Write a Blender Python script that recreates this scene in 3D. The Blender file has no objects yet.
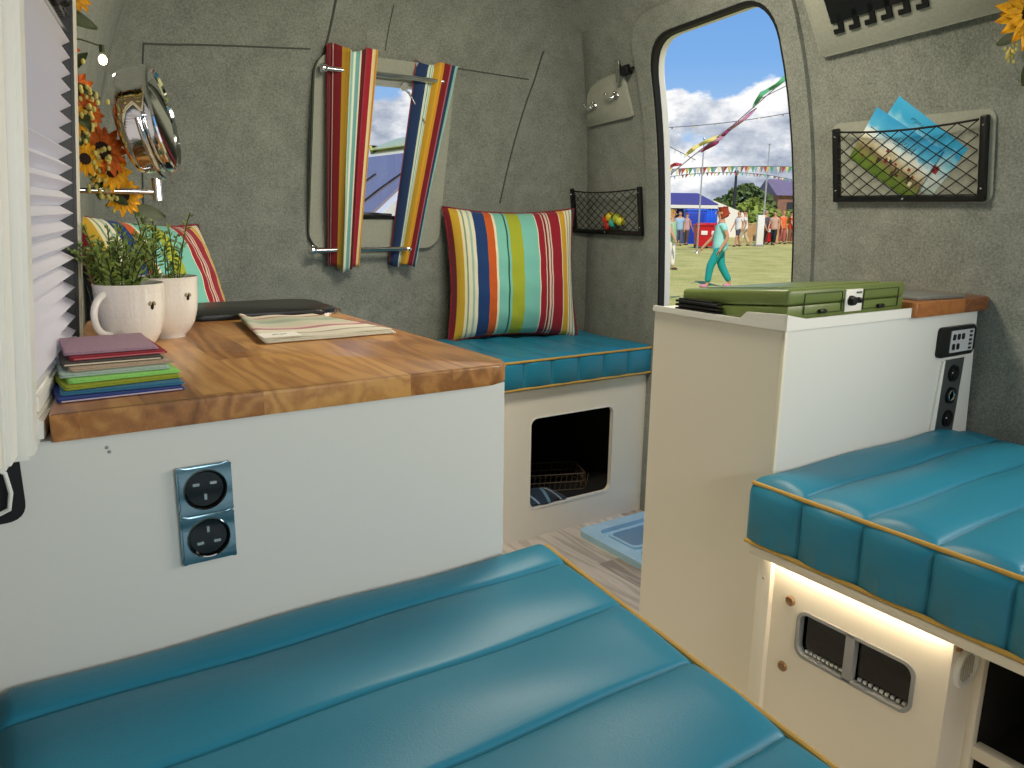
import bpy, bmesh, math, random
from math import sin, cos, pi, radians as R, sqrt, atan2
from mathutils import Vector as V, Matrix
random.seed(7)
C = bpy.context.scene.collection
S = bpy.context.scene

# ---------------------------------------------------------------- camera
cam = bpy.data.cameras.new('camera'); co = bpy.data.objects.new('camera', cam); C.objects.link(co)
cam.sensor_width = 36; cam.lens = 36*778/1024; cam.clip_start = .02; cam.clip_end = 500
az, pt, ro = R(56), R(12.5), R(.8)
fw = V((cos(az)*cos(pt), sin(az)*cos(pt), -sin(pt)))
r0 = V((sin(az), -cos(az), 0)); u0 = r0.cross(fw)
rt = r0*cos(ro)+u0*sin(ro); up = rt.cross(fw)
M = Matrix((rt, up, -fw)).transposed().to_4x4(); M.translation = V((0, 0, 1.1))
co.matrix_world = M; S.camera = co
S.view_settings.view_transform = 'Standard'; S.view_settings.look = 'None'
S.view_settings.exposure = 0.0; S.view_settings.gamma = 1; S.view_settings.use_curve_mapping = False
S.cycles.use_denoising = True
S.cycles.max_bounces = 10; S.cycles.diffuse_bounces = 5; S.cycles.transparent_max_bounces = 12
S.cycles.sample_clamp_indirect = 6

# ---------------------------------------------------------------- sky
def lin(c):
    if isinstance(c, str): c = tuple(int(c[i:i+2], 16) for i in (0, 2, 4))
    f = lambda v: v/12.92 if v <= .04045 else ((v+.055)/1.055)**2.4
    return tuple(f(v/255) for v in c)+(1,)
W = bpy.data.worlds.new('sky'); S.world = W; W.use_nodes = True
nt = W.node_tree; N = nt.nodes; L = nt.links; N.clear()
def nd(n, t, **k):
    o = n.new(t)
    for a, b in k.items(): setattr(o, a, b)
    return o
def math_(n, l, op, a, b=None, clamp=False):
    m = nd(n, 'ShaderNodeMath', operation=op); m.use_clamp = clamp
    for i, v in enumerate((a, b)):
        if v is None: continue
        if isinstance(v, (int, float)): m.inputs[i].default_value = v
        else: l.new(v, m.inputs[i])
    return m.outputs[0]
def ramp(n, l, fac, stops, interp='LINEAR'):
    r = nd(n, 'ShaderNodeValToRGB'); cr = r.color_ramp; cr.interpolation = interp
    while len(cr.elements) < len(stops): cr.elements.new(.5)
    for e, (p, c) in zip(cr.elements, stops): e.position = p; e.color = lin(c) if not (isinstance(c, tuple) and len(c) == 4) else c
    if fac is not None: l.new(fac, r.inputs[0])
    return r.outputs[0]
tc = nd(N, 'ShaderNodeTexCoord'); sp = nd(N, 'ShaderNodeSeparateXYZ'); L.new(tc.outputs['Generated'], sp.inputs[0])
el = sp.outputs[2]
blue = ramp(N, L, math_(N, L, 'MULTIPLY', el, 2.2, True), [(0, 'cfe0f2'), (.12, 'b4d2f2'), (.38, '7fb2ec'), (1, '3f7fcf')])
mp = nd(N, 'ShaderNodeMapping'); mp.inputs['Scale'].default_value = (1, 1, 2.0); L.new(tc.outputs['Generated'], mp.inputs[0])
def noise(n, l, vec, sc, det=6, rough=.55):
    o = nd(n, 'ShaderNodeTexNoise'); o.inputs['Scale'].default_value = sc; o.inputs['Detail'].default_value = det; o.inputs['Roughness'].default_value = rough
    if vec is not None: l.new(vec, o.inputs['Vector'])
    return o.outputs[0]
n1 = noise(N, L, mp.outputs[0], 8.5, 8, .6)
thr = ramp(N, L, math_(N, L, 'MULTIPLY', el, 3.0, True), [(0, (.22,)*3+(1,)), (.36, (.30,)*3+(1,)), (.43, (.5,)*3+(1,)), (.49, (.76,)*3+(1,)), (1, (.66,)*3+(1,))])
msk = math_(N, L, 'MULTIPLY', math_(N, L, 'SUBTRACT', n1, thr), 14, True)
n2 = noise(N, L, mp.outputs[0], 9, 6, .6)
cl = ramp(N, L, n2, [(.36, '9ba6ba'), (.46, 'cdd4e0'), (.55, 'ffffff')])
mx = nd(N, 'ShaderNodeMix', data_type='RGBA'); L.new(msk, mx.inputs[0]); L.new(blue, mx.inputs[6]); L.new(cl, mx.inputs[7])
bg = nd(N, 'ShaderNodeBackground'); L.new(mx.outputs[2], bg.inputs[0]); bg.inputs[1].default_value = 1.0
wo = nd(N, 'ShaderNodeOutputWorld'); L.new(bg.outputs[0], wo.inputs[0])
# sun and daylight through the rear and side windows, plus an added fill lamp
def light(name, t, loc, aim, energy, col, **k):
    l = bpy.data.lights.new(name, t); l.energy = energy; l.color = lin(col)[:3]
    for a, b in k.items(): setattr(l, a, b)
    o = bpy.data.objects.new(name, l); C.objects.link(o); o.location = loc
    o.rotation_euler = (V(aim)-V(loc)).to_track_quat('-Z', 'Y').to_euler(); return o
light('sun', 'SUN', (0, 0, 20), (6.5, 10, 7), 3.6, 'fff2dc', angle=R(.6))
light('rear_window_daylight', 'AREA', (.7, -1.42, 1.32), (.8, 1.5, .75), 23, 'f8f7f2', shape='RECTANGLE', size=1.3, size_y=.55)
light('side_window_daylight', 'AREA', (1.98, -.05, 1.30), (.6, .75, .55), 16, 'fff4e2', shape='RECTANGLE', size=.95, size_y=.42)
light('dinette_fill_light', 'AREA', (1.10, 1.35, 1.80), (1.25, 1.8, 0), 16, 'fff3dc', shape='RECTANGLE', size=.45, size_y=.3)  # fill lamp added under the closed roof to brighten the dinette
light('roof_vent_daylight', 'AREA', (.95, .55, 1.99), (.95, .6, 0), 7, 'fbfaf0', shape='RECTANGLE', size=.36, size_y=.36)

# ---------------------------------------------------------------- materials
def mat(name, col, rough=.5, metal=0., bump=0., bscale=40., var=0., vscale=8., spec=.5, coat=0., sheen=0., trans=0., ior=1.45, emit=None, estr=0., bdist=.002):
    m = bpy.data.materials.new(name); m.use_nodes = True; n = m.node_tree.nodes; l = m.node_tree.links
    b = n['Principled BSDF']; b.inputs['Base Color'].default_value = lin(col)
    b.inputs['Roughness'].default_value = rough; b.inputs['Metallic'].default_value = metal
    b.inputs['Specular IOR Level'].default_value = spec; b.inputs['Coat Weight'].default_value = coat
    b.inputs['Sheen Weight'].default_value = sheen; b.inputs['Transmission Weight'].default_value = trans; b.inputs['IOR'].default_value = ior
    if emit: b.inputs['Emission Color'].default_value = lin(emit); b.inputs['Emission Strength'].default_value = estr
    t = n.new('ShaderNodeTexCoord')
    if var:
        f = noise(n, l, t.outputs['Object'], vscale, 5, .6)
        c = lin(col)[:3]
        o = ramp(n, l, f, [(.3, tuple(v*(1-var) for v in c)+(1,)), (.7, tuple(min(1, v*(1+var)) for v in c)+(1,))])
        l.new(o, b.inputs['Base Color'])
    if bump:
        f = noise(n, l, t.outputs['Object'], bscale, 3, .6); bb = n.new('ShaderNodeBump'); bb.inputs['Strength'].default_value = bump
        bb.inputs['Distance'].default_value = bdist; l.new(f, bb.inputs['Height']); l.new(bb.outputs[0], b.inputs['Normal'])
    return m
def stripes(name, cols, rough=.85, coord='UV', axis=0, scale=1.):
    """cols: list of (start, colour), laid across one axis of the cloth's own UV"""
    m = mat(name, 'ffffff', rough, sheen=.15); n = m.node_tree.nodes; l = m.node_tree.links
    t = n.new('ShaderNodeTexCoord'); s = n.new('ShaderNodeSeparateXYZ'); l.new(t.outputs[coord], s.inputs[0])
    f = math_(n, l, 'MULTIPLY', s.outputs[axis], scale)
    o = ramp(n, l, f, cols[:32], 'CONSTANT'); l.new(o, n['Principled BSDF'].inputs['Base Color'])
    f2 = noise(n, l, t.outputs['Object'], 500, 2); bb = n.new('ShaderNodeBump'); bb.inputs['Strength'].default_value = .25; bb.inputs['Distance'].default_value = .001
    l.new(f2, bb.inputs['Height']); l.new(bb.outputs[0], n['Principled BSDF'].inputs['Normal'])
    return m
felt = mat('grey_felt', '7c8178', .95, bump=.6, bscale=260, var=.22, vscale=90, sheen=.1, spec=.2)
def felt_fix():
    n = felt.node_tree.nodes; l = felt.node_tree.links; t = nd(n, 'ShaderNodeTexCoord')
    a = noise(n, l, t.outputs['Object'], 190, 4, .75); b = noise(n, l, t.outputs['Object'], 14, 4)
    f = math_(n, l, 'ADD', math_(n, l, 'MULTIPLY', a, .75), math_(n, l, 'MULTIPLY', b, .25))
    l.new(ramp(n, l, f, [(.36, '6a6e66'), (.5, '83877f'), (.64, '999d93')]), n['Principled BSDF'].inputs['Base Color'])
felt_fix()
felt_dark = mat('seam_felt', '4a4d47', .95)
felt_pad = mat('felt_pad', '9a9d90', .95, bump=.5, bscale=260, var=.08, vscale=120)
white = mat('white_laminate', 'd9dad4', .38, bump=.05, bscale=300)
cream = mat('cream_laminate', 'e6dfcf', .42, bump=.05, bscale=300)
plastic_w = mat('white_plastic', 'e4e3dc', .35)
plastic_c = mat('cream_plastic', 'e2dcc8', .4)
teal = mat('teal_vinyl', '217c99', .42, bump=.35, bscale=420, spec=.5, bdist=.0006)
gold = mat('mustard_piping', 'c39a48', .6)
chrome_d = mat('chrome_reflection_tint', '8ea2aa', .08, 1.)  # chrome with the dark teal reflection of the cushions put into its colour
chrome = mat('chrome', 'e8e8ea', .06, 1.)
steel = mat('brushed_steel', 'c8c8c6', .25, 1.)
mirror_m = mat('mirror_glass', 'f0f2f2', .01, 1.)
black = mat('black_plastic', '101112', .4)
blackg = mat('black_gloss', '0a0c0d', .08, spec=.6)
rubber = mat('black_rubber', '151515', .7)
greyp = mat('grey_plastic', '8d9090', .45)
stove_g = mat('olive_enamel', '66753f', .35, var=.06, vscale=5)
ceramic = mat('white_ceramic', 'efeae0', .15, bump=.0, coat=.4)
leafm = mat('leaf_green', '34401c', .6, var=.3, vscale=60)
fernm = mat('fern_green', '6d8238', .6, var=.35, vscale=60)
petal = mat('sunflower_petal', 'f0a81c', .6, var=.35, vscale=70)
petalo = mat('orange_petal', 'c9621a', .6, var=.35, vscale=70)
hop = mat('pale_hop', 'c9bb66', .7, var=.3, vscale=80)
seedm = mat('seed_brown', '2a1710', .9, bump=.6, bscale=300)
bluep = mat('blue_plastic', 'a9cfe2', .22, var=.08, vscale=10)
bluep2 = mat('dark_blue_recess', '6f93ac', .3)
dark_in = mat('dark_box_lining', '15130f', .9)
def glass(name, tint='ffffff', alpha=.1):
    m = bpy.data.materials.new(name); m.use_nodes = True; n = m.node_tree.nodes; l = m.node_tree.links; n.clear()
    tr = nd(n, 'ShaderNodeBsdfTransparent'); tr.inputs[0].default_value = lin(tint); gl = nd(n, 'ShaderNodeBsdfGlossy'); gl.inputs['Roughness'].default_value = .02
    fr = nd(n, 'ShaderNodeFresnel'); fr.inputs[0].default_value = 1.4; mxs = nd(n, 'ShaderNodeMixShader')
    l.new(math_(n, l, 'MULTIPLY', fr.outputs[0], .7), mxs.inputs[0]); l.new(tr.outputs[0], mxs.inputs[1]); l.new(gl.outputs[0], mxs.inputs[2])
    o = nd(n, 'ShaderNodeOutputMaterial'); l.new(mxs.outputs[0], o.inputs[0]); return m
pane_m = glass('clear_pane')
def wood(name, tones, stave, rot=0., length=.32, rough=.42, grain=9., fine=60., coat=.15):
    """staves along object Y, each with its own tone and grain"""
    m = bpy.data.materials.new(name); m.use_nodes = True; n = m.node_tree.nodes; l = m.node_tree.links; b = n['Principled BSDF']
    t = nd(n, 'ShaderNodeTexCoord'); mpg = nd(n, 'ShaderNodeMapping'); mpg.inputs['Rotation'].default_value = (0, 0, rot); l.new(t.outputs['Object'], mpg.inputs[0])
    s = nd(n, 'ShaderNodeSeparateXYZ'); l.new(mpg.outputs[0], s.inputs[0])
    col = math_(n, l, 'FLOOR', math_(n, l, 'DIVIDE', s.outputs[0], stave))
    w1 = nd(n, 'ShaderNodeTexWhiteNoise', noise_dimensions='1D'); l.new(col, w1.inputs['W'])
    row = math_(n, l, 'FLOOR', math_(n, l, 'ADD', math_(n, l, 'DIVIDE', s.outputs[1], length), math_(n, l, 'MULTIPLY', w1.outputs[0], 3.)))
    cmb = nd(n, 'ShaderNodeCombineXYZ'); l.new(col, cmb.inputs[0]); l.new(row, cmb.inputs[1])
    w2 = nd(n, 'ShaderNodeTexWhiteNoise', noise_dimensions='2D'); l.new(cmb.outputs[0], w2.inputs['Vector'])
    off = nd(n, 'ShaderNodeVectorMath', operation='MULTIPLY_ADD'); l.new(w2.outputs['Color'], off.inputs[0]); off.inputs[1].default_value = (9, 9, 9); l.new(mpg.outputs[0], off.inputs[2])
    sq = nd(n, 'ShaderNodeMapping'); sq.inputs['Scale'].default_value = (1, .13, 1); l.new(off.outputs[0], sq.inputs[0])
    big = noise(n, l, sq.outputs[0], grain, 3, .5)
    rings = math_(n, l, 'SINE', math_(n, l, 'MULTIPLY', big, 70.))
    fin = noise(n, l, sq.outputs[0], fine*4, 4, .7)
    f = math_(n, l, 'ADD', math_(n, l, 'MULTIPLY', w2.outputs[0], .66), math_(n, l, 'ADD', math_(n, l, 'MULTIPLY', rings, .13), math_(n, l, 'MULTIPLY', fin, .36)))
    l.new(ramp(n, l, f, [(.1, tones[0]), (.45, tones[1]), (.85, tones[2])]), b.inputs['Base Color'])
    b.inputs['Roughness'].default_value = rough; b.inputs['Coat Weight'].default_value = coat; b.inputs['Coat Roughness'].default_value = .3
    bb = nd(n, 'ShaderNodeBump'); bb.inputs['Strength'].default_value = .15; bb.inputs['Distance'].default_value = .001; l.new(fin, bb.inputs['Height']); l.new(bb.outputs[0], b.inputs['Normal'])
    return m
oak = wood('oiled_oak', ['63390f', '9c6630', 'c99552'], .062, length=.55, rough=.33, coat=.3)
oak2 = wood('dark_oiled_wood', ['54290f', '7d4820', 'a2652f'], .12, coat=.3)
floorwood = wood('grey_oak_vinyl', ['94897d', 'c2b7a9', 'e4dacb'], .17, length=1.2, rough=.5, grain=7, coat=0.)

# ---------------------------------------------------------------- mesh helpers
class MB:
    def __init__(s): s.b = bmesh.new(); s.uv = s.b.loops.layers.uv.new('UVMap')
    def face(s, vs):
        try: return s.b.faces.new(vs)
        except ValueError: return None
    def box(s, lo, hi, M=None, bev=0., seg=2):
        vs = [s.b.verts.new((x, y, z)) for x in (lo[0], hi[0]) for y in (lo[1], hi[1]) for z in (lo[2], hi[2])]
        fs = [s.face([vs[i] for i in q]) for q in ((0, 1, 3, 2), (4, 6, 7, 5), (0, 4, 5, 1), (2, 3, 7, 6), (0, 2, 6, 4), (1, 5, 7, 3))]
        if bev:
            es = list({e for f in fs for e in f.edges})
            r = bmesh.ops.bevel(s.b, geom=es, offset=bev, segments=seg, affect='EDGES', profile=.5)
            vs = list({v for f in r['faces'] for v in f.verts} | {v for v in vs if v.is_valid})
        if M is not None: bmesh.ops.transform(s.b, matrix=M, verts=vs)
        return s
    def prism(s, poly, d, M=None, bev=0., seg=2):
        """poly in XY from z=0 to z=d, then transformed by M"""
        a = [s.b.verts.new((x, y, 0)) for x, y in poly]; b = [s.b.verts.new((x, y, d)) for x, y in poly]
        n = len(poly); fs = [s.face(list(reversed(a))), s.face(b)]
        sd = [s.face([a[i], a[(i+1) % n], b[(i+1) % n], b[i]]) for i in range(n)]
        vs = a+b
        if bev:
            es = [e for e in fs[1].edges]+[e for e in fs[0].edges]
            r = bmesh.ops.bevel(s.b, geom=es, offset=bev, segments=seg, affect='EDGES', profile=.5)
            vs = list({v for f in r['faces'] for v in f.verts} | {v for v in vs if v.is_valid})
        if M is not None: bmesh.ops.transform(s.b, matrix=M, verts=vs)
        return s
    def ring(s, outer, inner, d, M=None):
        """a frame between two outlines with the same number of points"""
        n = len(outer); A = [[s.b.verts.new((x, y, z)) for x, y in o] for z in (0, d) for o in (outer, inner)]
        for i in range(n):
            j = (i+1) % n
            s.face([A[2][i], A[2][j], A[3][j], A[3][i]]); s.face([A[0][j], A[0][i], A[1][i], A[1][j]])
            s.face([A[0][i], A[0][j], A[2][j], A[2][i]]); s.face([A[1][j], A[1][i], A[3][i], A[3][j]])
        if M is not None: bmesh.ops.transform(s.b, matrix=M, verts=[v for a in A for v in a])
        return s
    def tube(s, pts, r, n=10, closed=False, cap=True):
        pts = [V(p) for p in pts]; m = len(pts); rs = r if isinstance(r, (list, tuple)) else [r]*m
        rings = []; pn = None
        for i, p in enumerate(pts):
            if closed: t = pts[(i+1) % m]-pts[i-1]
            else: t = pts[min(i+1, m-1)]-pts[max(i-1, 0)]
            t.normalize()
            if pn is None: pn = t.orthogonal().normalized()
            else:
                pn = (pn-t*pn.dot(t))
                pn = pn.normalized() if pn.length > 1e-6 else t.orthogonal().normalized()
            bn = t.cross(pn)
            rings.append([s.b.verts.new(p+(pn*cos(2*pi*k/n)+bn*sin(2*pi*k/n))*rs[i]) for k in range(n)])
        for i in range(m if closed else m-1):
            a, b = rings[i], rings[(i+1) % m]
            for k in range(n): s.face([a[k], a[(k+1) % n], b[(k+1) % n], b[k]])
        if cap and not closed: s.face(list(reversed(rings[0]))); s.face(rings[-1])
        return s
    def lathe(s, prof, n=32, M=None):
        """prof: (r,z) list about Z"""
        rings = []; vs = []
        for r, z in prof:
            if r < 1e-5: v = s.b.verts.new((0, 0, z)); rings.append([v]); vs.append(v)
            else:
                q = [s.b.verts.new((r*cos(2*pi*k/n), r*sin(2*pi*k/n), z)) for k in range(n)]; rings.append(q); vs += q
        for a, b in zip(rings, rings[1:]):
            for k in range(n):
                j = (k+1) % n
                if len(a) == 1 and len(b) == 1: continue
                if len(a) == 1: s.face([a[0], b[k], b[j]])
                elif len(b) == 1: s.face([a[k], a[j], b[0]])
                else: s.face([a[k], a[j], b[j], b[k]])
        if M is not None: bmesh.ops.transform(s.b, matrix=M, verts=vs)
        return s
    def grid(s, f, nu, nv, cu=False, uvf=None):
        """f(u,v) -> point, u,v in 0..1"""
        U = nu if cu else nu+1
        g = [[s.b.verts.new(f(i/nu, j/nv)) for j in range(nv+1)] for i in range(U)]
        for i in range(nu):
            for j in range(nv):
                q = s.face([g[i][j], g[(i+1) % U][j], g[(i+1) % U][j+1], g[i][j+1]])
                if q:
                    for lp, (a, b) in zip(q.loops, ((i, j), (i+1, j), (i+1, j+1), (i, j+1))):
                        lp[s.uv].uv = uvf(a/nu, b/nv) if uvf else (a/nu, b/nv)
        return g
    def sphere(s, c, r, n=12, sc=(1, 1, 1)):
        M = Matrix.Translation(c) @ Matrix.Diagonal((sc[0], sc[1], sc[2], 1))
        return s.lathe([(r*sin(pi*i/n), -r*cos(pi*i/n)) for i in range(n+1)], n*2, M)
    def build(s, name, m, parent=None, smooth=True, angle=40, loc=None, rot=None, recalc=True):
        if recalc: bmesh.ops.recalc_face_normals(s.b, faces=s.b.faces)
        me = bpy.data.meshes.new(name); s.b.to_mesh(me); s.b.free()
        if m is not None: me.materials.append(m)
        if smooth:
            me.polygons.foreach_set('use_smooth', [True]*len(me.polygons)); me.set_sharp_from_angle(angle=R(angle))
        o = bpy.data.objects.new(name, me); C.objects.link(o)
        if parent is not None: o.parent = parent
        if loc: o.location = loc
        if rot: o.rotation_euler = rot
        return o
def thing(name, label, cat, loc=(0, 0, 0), rot=(0, 0, 0), group=None):
    o = bpy.data.objects.new(name, None); C.objects.link(o); o.location = loc; o.rotation_euler = rot; o.empty_display_size = .05
    o['label'] = label; o['category'] = cat
    if group: o['group'] = group
    return o
def tag(o, label, cat, group=None, kind=None):
    o['label'] = label; o['category'] = cat
    if group: o['group'] = group
    if kind: o['kind'] = kind
    return o
def struct(o): o['kind'] = 'structure'; return o
def rrect(x0, x1, y0, y1, r, n=6):
    p = []
    for cx, cy, a in ((x1-r, y1-r, 0), (x0+r, y1-r, 90), (x0+r, y0+r, 180), (x1-r, y0+r, 270)):
        for k in range(n+1): t = R(a+90*k/n); p.append((cx+r*cos(t), cy+r*sin(t)))
    return p
def rpoly(pts, rad, n=6):
    """round the corners of any convex polygon"""
    out = []; m = len(pts); rad = rad if isinstance(rad, (list, tuple)) else [rad]*m
    for i in range(m):
        p = V(pts[i]); a = V(pts[i-1])-p; b = V(pts[(i+1) % m])-p; r = rad[i]
        A = p+a.normalized()*r; B = p+b.normalized()*r
        for k in range(n+1):
            t = k/n; q = A*(1-t)**2+p*2*t*(1-t)+B*t*t; out.append((q.x, q.y))
    return out
def XZ(y, x=0, z=0):   # prism plane (x,z), extruded towards -Y
    return Matrix.Translation((x, y, z)) @ Matrix(((1, 0, 0, 0), (0, 0, -1, 0), (0, 1, 0, 0), (0, 0, 0, 1)))
def YZ(x, y=0, z=0):   # prism plane (y,z), extruded towards +X
    return Matrix.Translation((x, y, z)) @ Matrix(((0, 0, 1, 0), (1, 0, 0, 0), (0, 1, 0, 0), (0, 0, 0, 1)))
def orient(loc, normal, upv=(0, 0, 1)):
    """local Z -> normal, local Y ~ up"""
    z = V(normal).normalized(); x = V(upv).cross(z).normalized(); y = z.cross(x)
    m = Matrix((x, y, z)).transposed().to_4x4(); m.translation = V(loc); return m

# ---------------------------------------------------------------- the shell
Z0, ZC = .5, 1.97
def ins(z):
    t = max(0., min(1., (z-Z0)/(ZC-Z0))); return 1.0*(1-(1-t**3)**(1/3))
YF, YR = 2.62, -1.3; YM = (YF+YR)/2
def xl(y): return -.05+.19*(y-.88)
def xr(y): return 1.935+.045*(y-.89)
def shell(x, y, z, off=0.):
    e = ins(z)-off; xc = (xl(y)+xr(y))/2; hw = (xr(y)-xl(y))/2
    if x < xc: e2 = e*.7
    else: e2 = e
    return V((xc+(x-xc)*(1-e2/hw), YM+(y-YM)*(1-e/((YF-YR)/2)), z+off*max(0, (z-1.3))))
def wr(y, z):      # x of the right wall near y
    yb = YM+(y-YM)/(1-ins(z)/((YF-YR)/2)); return shell(xr(yb), yb, z).x
def wl(y, z):
    yb = YM+(y-YM)/(1-ins(z)/((YF-YR)/2)); return shell(xl(yb), yb, z).x
def wf(z): return YM+(YF-YM)*(1-ins(z)/((YF-YR)/2))
def wfc(x, z):      # y of the front wall incl. rounded corners, by search
    best = 0
    for (p, q) in zip(PER, PER[1:]):
        if p[1] < 1.6 or q[1] < 1.6: continue
        a = shell(p[0], p[1], z); b = shell(q[0], q[1], z)
        if min(a.x, b.x) <= x <= max(a.x, b.x) and abs(a.x-b.x) > 1e-5:
            t = (x-a.x)/(b.x-a.x); best = max(best, a.y+(b.y-a.y)*t)
    return best or wf(z)
rc = .17
corn = [(xr(YR), YR), (xr(YF), YF), (xl(YF), YF), (xl(YR), YR)]
PER = []; TAGP = []
def perimeter():
    segs = [('right', corn[0], corn[1]), ('front', corn[1], corn[2]), ('left', corn[2], corn[3]), ('rear', corn[3], corn[0])]
    for nm, a, b in segs:
        a = V(a); b = V(b); d = (b-a).normalized(); A = a+d*rc; B = b-d*rc
        for k in range(40): p = A.lerp(B, k/40); PER.append((p.x, p.y)); TAGP.append(nm)
        nx = {'right': corn[2], 'front': corn[3], 'left': corn[0], 'rear': corn[1]}[nm]
        D = b+(V(nx)-b).normalized()*rc
        nxt = {'right': 'front', 'front': 'front', 'left': 'rear', 'rear': 'rear'}[nm]
        for k in range(10):
            t = k/10; p = B*(1-t)**2+b*2*t*(1-t)+D*t*t; PER.append((p.x, p.y)); TAGP.append(nxt)
    PER.append(PER[0])
perimeter()
def patch(idx, zs, name):
    """inner and outer skin of a run of perimeter points, closed into a solid"""
    mb = MB(); g = {}
    for o, off in ((0, 0.), (1, .035)):
        for i in idx:
            for k, z in enumerate(zs): g[o, i, k] = mb.b.verts.new(shell(PER[i][0], PER[i][1], z, off))
    K = len(zs)
    for a, b in zip(idx, idx[1:]):
        for k in range(K-1):
            mb.face([g[0, a, k], g[0, a, k+1], g[0, b, k+1], g[0, b, k]]); mb.face([g[1, a, k], g[1, b, k], g[1, b, k+1], g[1, a, k+1]])
        for k in (0, K-1): mb.face([g[0, a, k], g[0, b, k], g[1, b, k], g[1, a, k]])
    for a in (idx[0], idx[-1]):
        for k in range(K-1): mb.face([g[0, a, k], g[1, a, k], g[1, a, k+1], g[0, a, k+1]])
    return struct(mb.build(name, felt, angle=60))
ZS = [0, .25, .5]+[.5+.05*i for i in range(1, 25)]
nP = len(PER)-1
def run(nm):
    ii = [i for i in range(nP) if TAGP[i] == nm]; ii.append(ii[-1]+1); return ii
# 'front' run begins inside the corner after 'right'
walls = {k: patch(run(k), ZS, 'wall_'+k) for k in ('right', 'front', 'left', 'rear')}
def roof():
    mb = MB(); zs = [ZS[-1]+(ZC-.002-ZS[-1])*sin(pi/2*i/14) for i in range(15)]
    for off in (0., .035):
        g = [[mb.b.verts.new(shell(PER[i][0], PER[i][1], z, off)) for i in range(nP)] for z in zs]
        for k in range(14):
            for i in range(nP): mb.face([g[k][i], g[k][(i+1) % nP], g[k+1][(i+1) % nP], g[k+1][i]])
        mb.face(g[-1])
    return struct(mb.build('ceiling', felt, angle=60))
ceil_o = roof()
def cut(o, mb):
    c = mb.build('cutter', None, smooth=False); md = o.modifiers.new('b', 'BOOLEAN'); md.object = c; md.solver = 'EXACT'
    dg = bpy.context.evaluated_depsgraph_get(); me = bpy.data.meshes.new_from_object(o.evaluated_get(dg)); o.modifiers.clear()
    old = o.data; o.data = me; bpy.data.meshes.remove(old); bpy.data.objects.remove(c)
DOOR = rpoly([(1.405, -.05), (1.425, .92), (1.435, 1.66), (1.945, 1.635), (2.01, 1.2), (1.995, -.05)], [.001, .3, .10, .12, .3, .001], 8)
cut(walls['right'], MB().prism(DOOR, .6, YZ(1.6)))
cut(walls['right'], MB().prism(rrect(-.55, .45, 1.08, 1.52, .07), .6, YZ(1.6)))
cut(walls['front'], MB().prism(rrect(.975, 1.345, 1.055, 1.52, .05), .6, XZ(2.9)))
cut(walls['left'], MB().prism(rrect(.90, 1.285, .95, 1.33, .03), .6, YZ(-.4)))
cut(walls['rear'], MB().prism(rrect(.1, 1.4, 1.02, 1.55, .07), .6, XZ(-.9)))
cut(ceil_o, MB().box((.75, .35, 1.7), (1.15, .75, 2.2)))
def floorp():
    mb = MB(); p = [(xl(YR)-.03, YR-.03), (xr(YR)+.03, YR-.03), (xr(YF)+.03, YF+.03), (xl(YF)-.03, YF+.03)]
    mb.prism(p, .05, Matrix.Translation((0, 0, -.05))); return struct(mb.build('floor', floorwood, smooth=False))
floorp()
# seams of the lining
def seam(n, pts, r=.0028): struct(MB().tube(pts, r, 6).build('trim_%d' % n, felt_dark))
def front_pt(x, z, o=.0): return (x, wfc(x, z)-o, z)
def pl(pts, n=24):
    """a smooth line through (x, z) spots on the front lining"""
    out = []; m = len(pts)-1
    for i in range(n+1):
        u = i/n*m; j = min(m-1, int(u)); f = u-j; p = [V(pts[max(0, min(m, j+q))]) for q in (-1, 0, 1, 2)]
        c = .5*((2*p[1])+(-p[0]+p[2])*f+(2*p[0]-5*p[1]+4*p[2]-p[3])*f*f+(-p[0]+3*p[1]-3*p[2]+p[3])*f**3); out.append(front_pt(c.x, c.y))
    return out
seam(1, pl([(.425, 1.536), (.60, 1.555), (.90, 1.578)])); seam(2, pl([(.427, 1.536), (.418, 1.30), (.41, 1.0), (.41, .7)])); seam(3, pl([(.915, 1.505), (.942, 1.57), (.953, 1.64), (.955, 1.72)]), .004)
seam(4, pl([(1.145, 1.60), (1.14, 1.72)]), .002); seam(5, pl([(1.68, 1.13), (1.694, 1.218), (1.735, 1.50), (1.745, 1.58), (1.74, 1.66)], 30), .0035); seam(6, pl([(1.41, 1.577), (1.60, 1.573), (1.72, 1.571)]), .0025)

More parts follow.
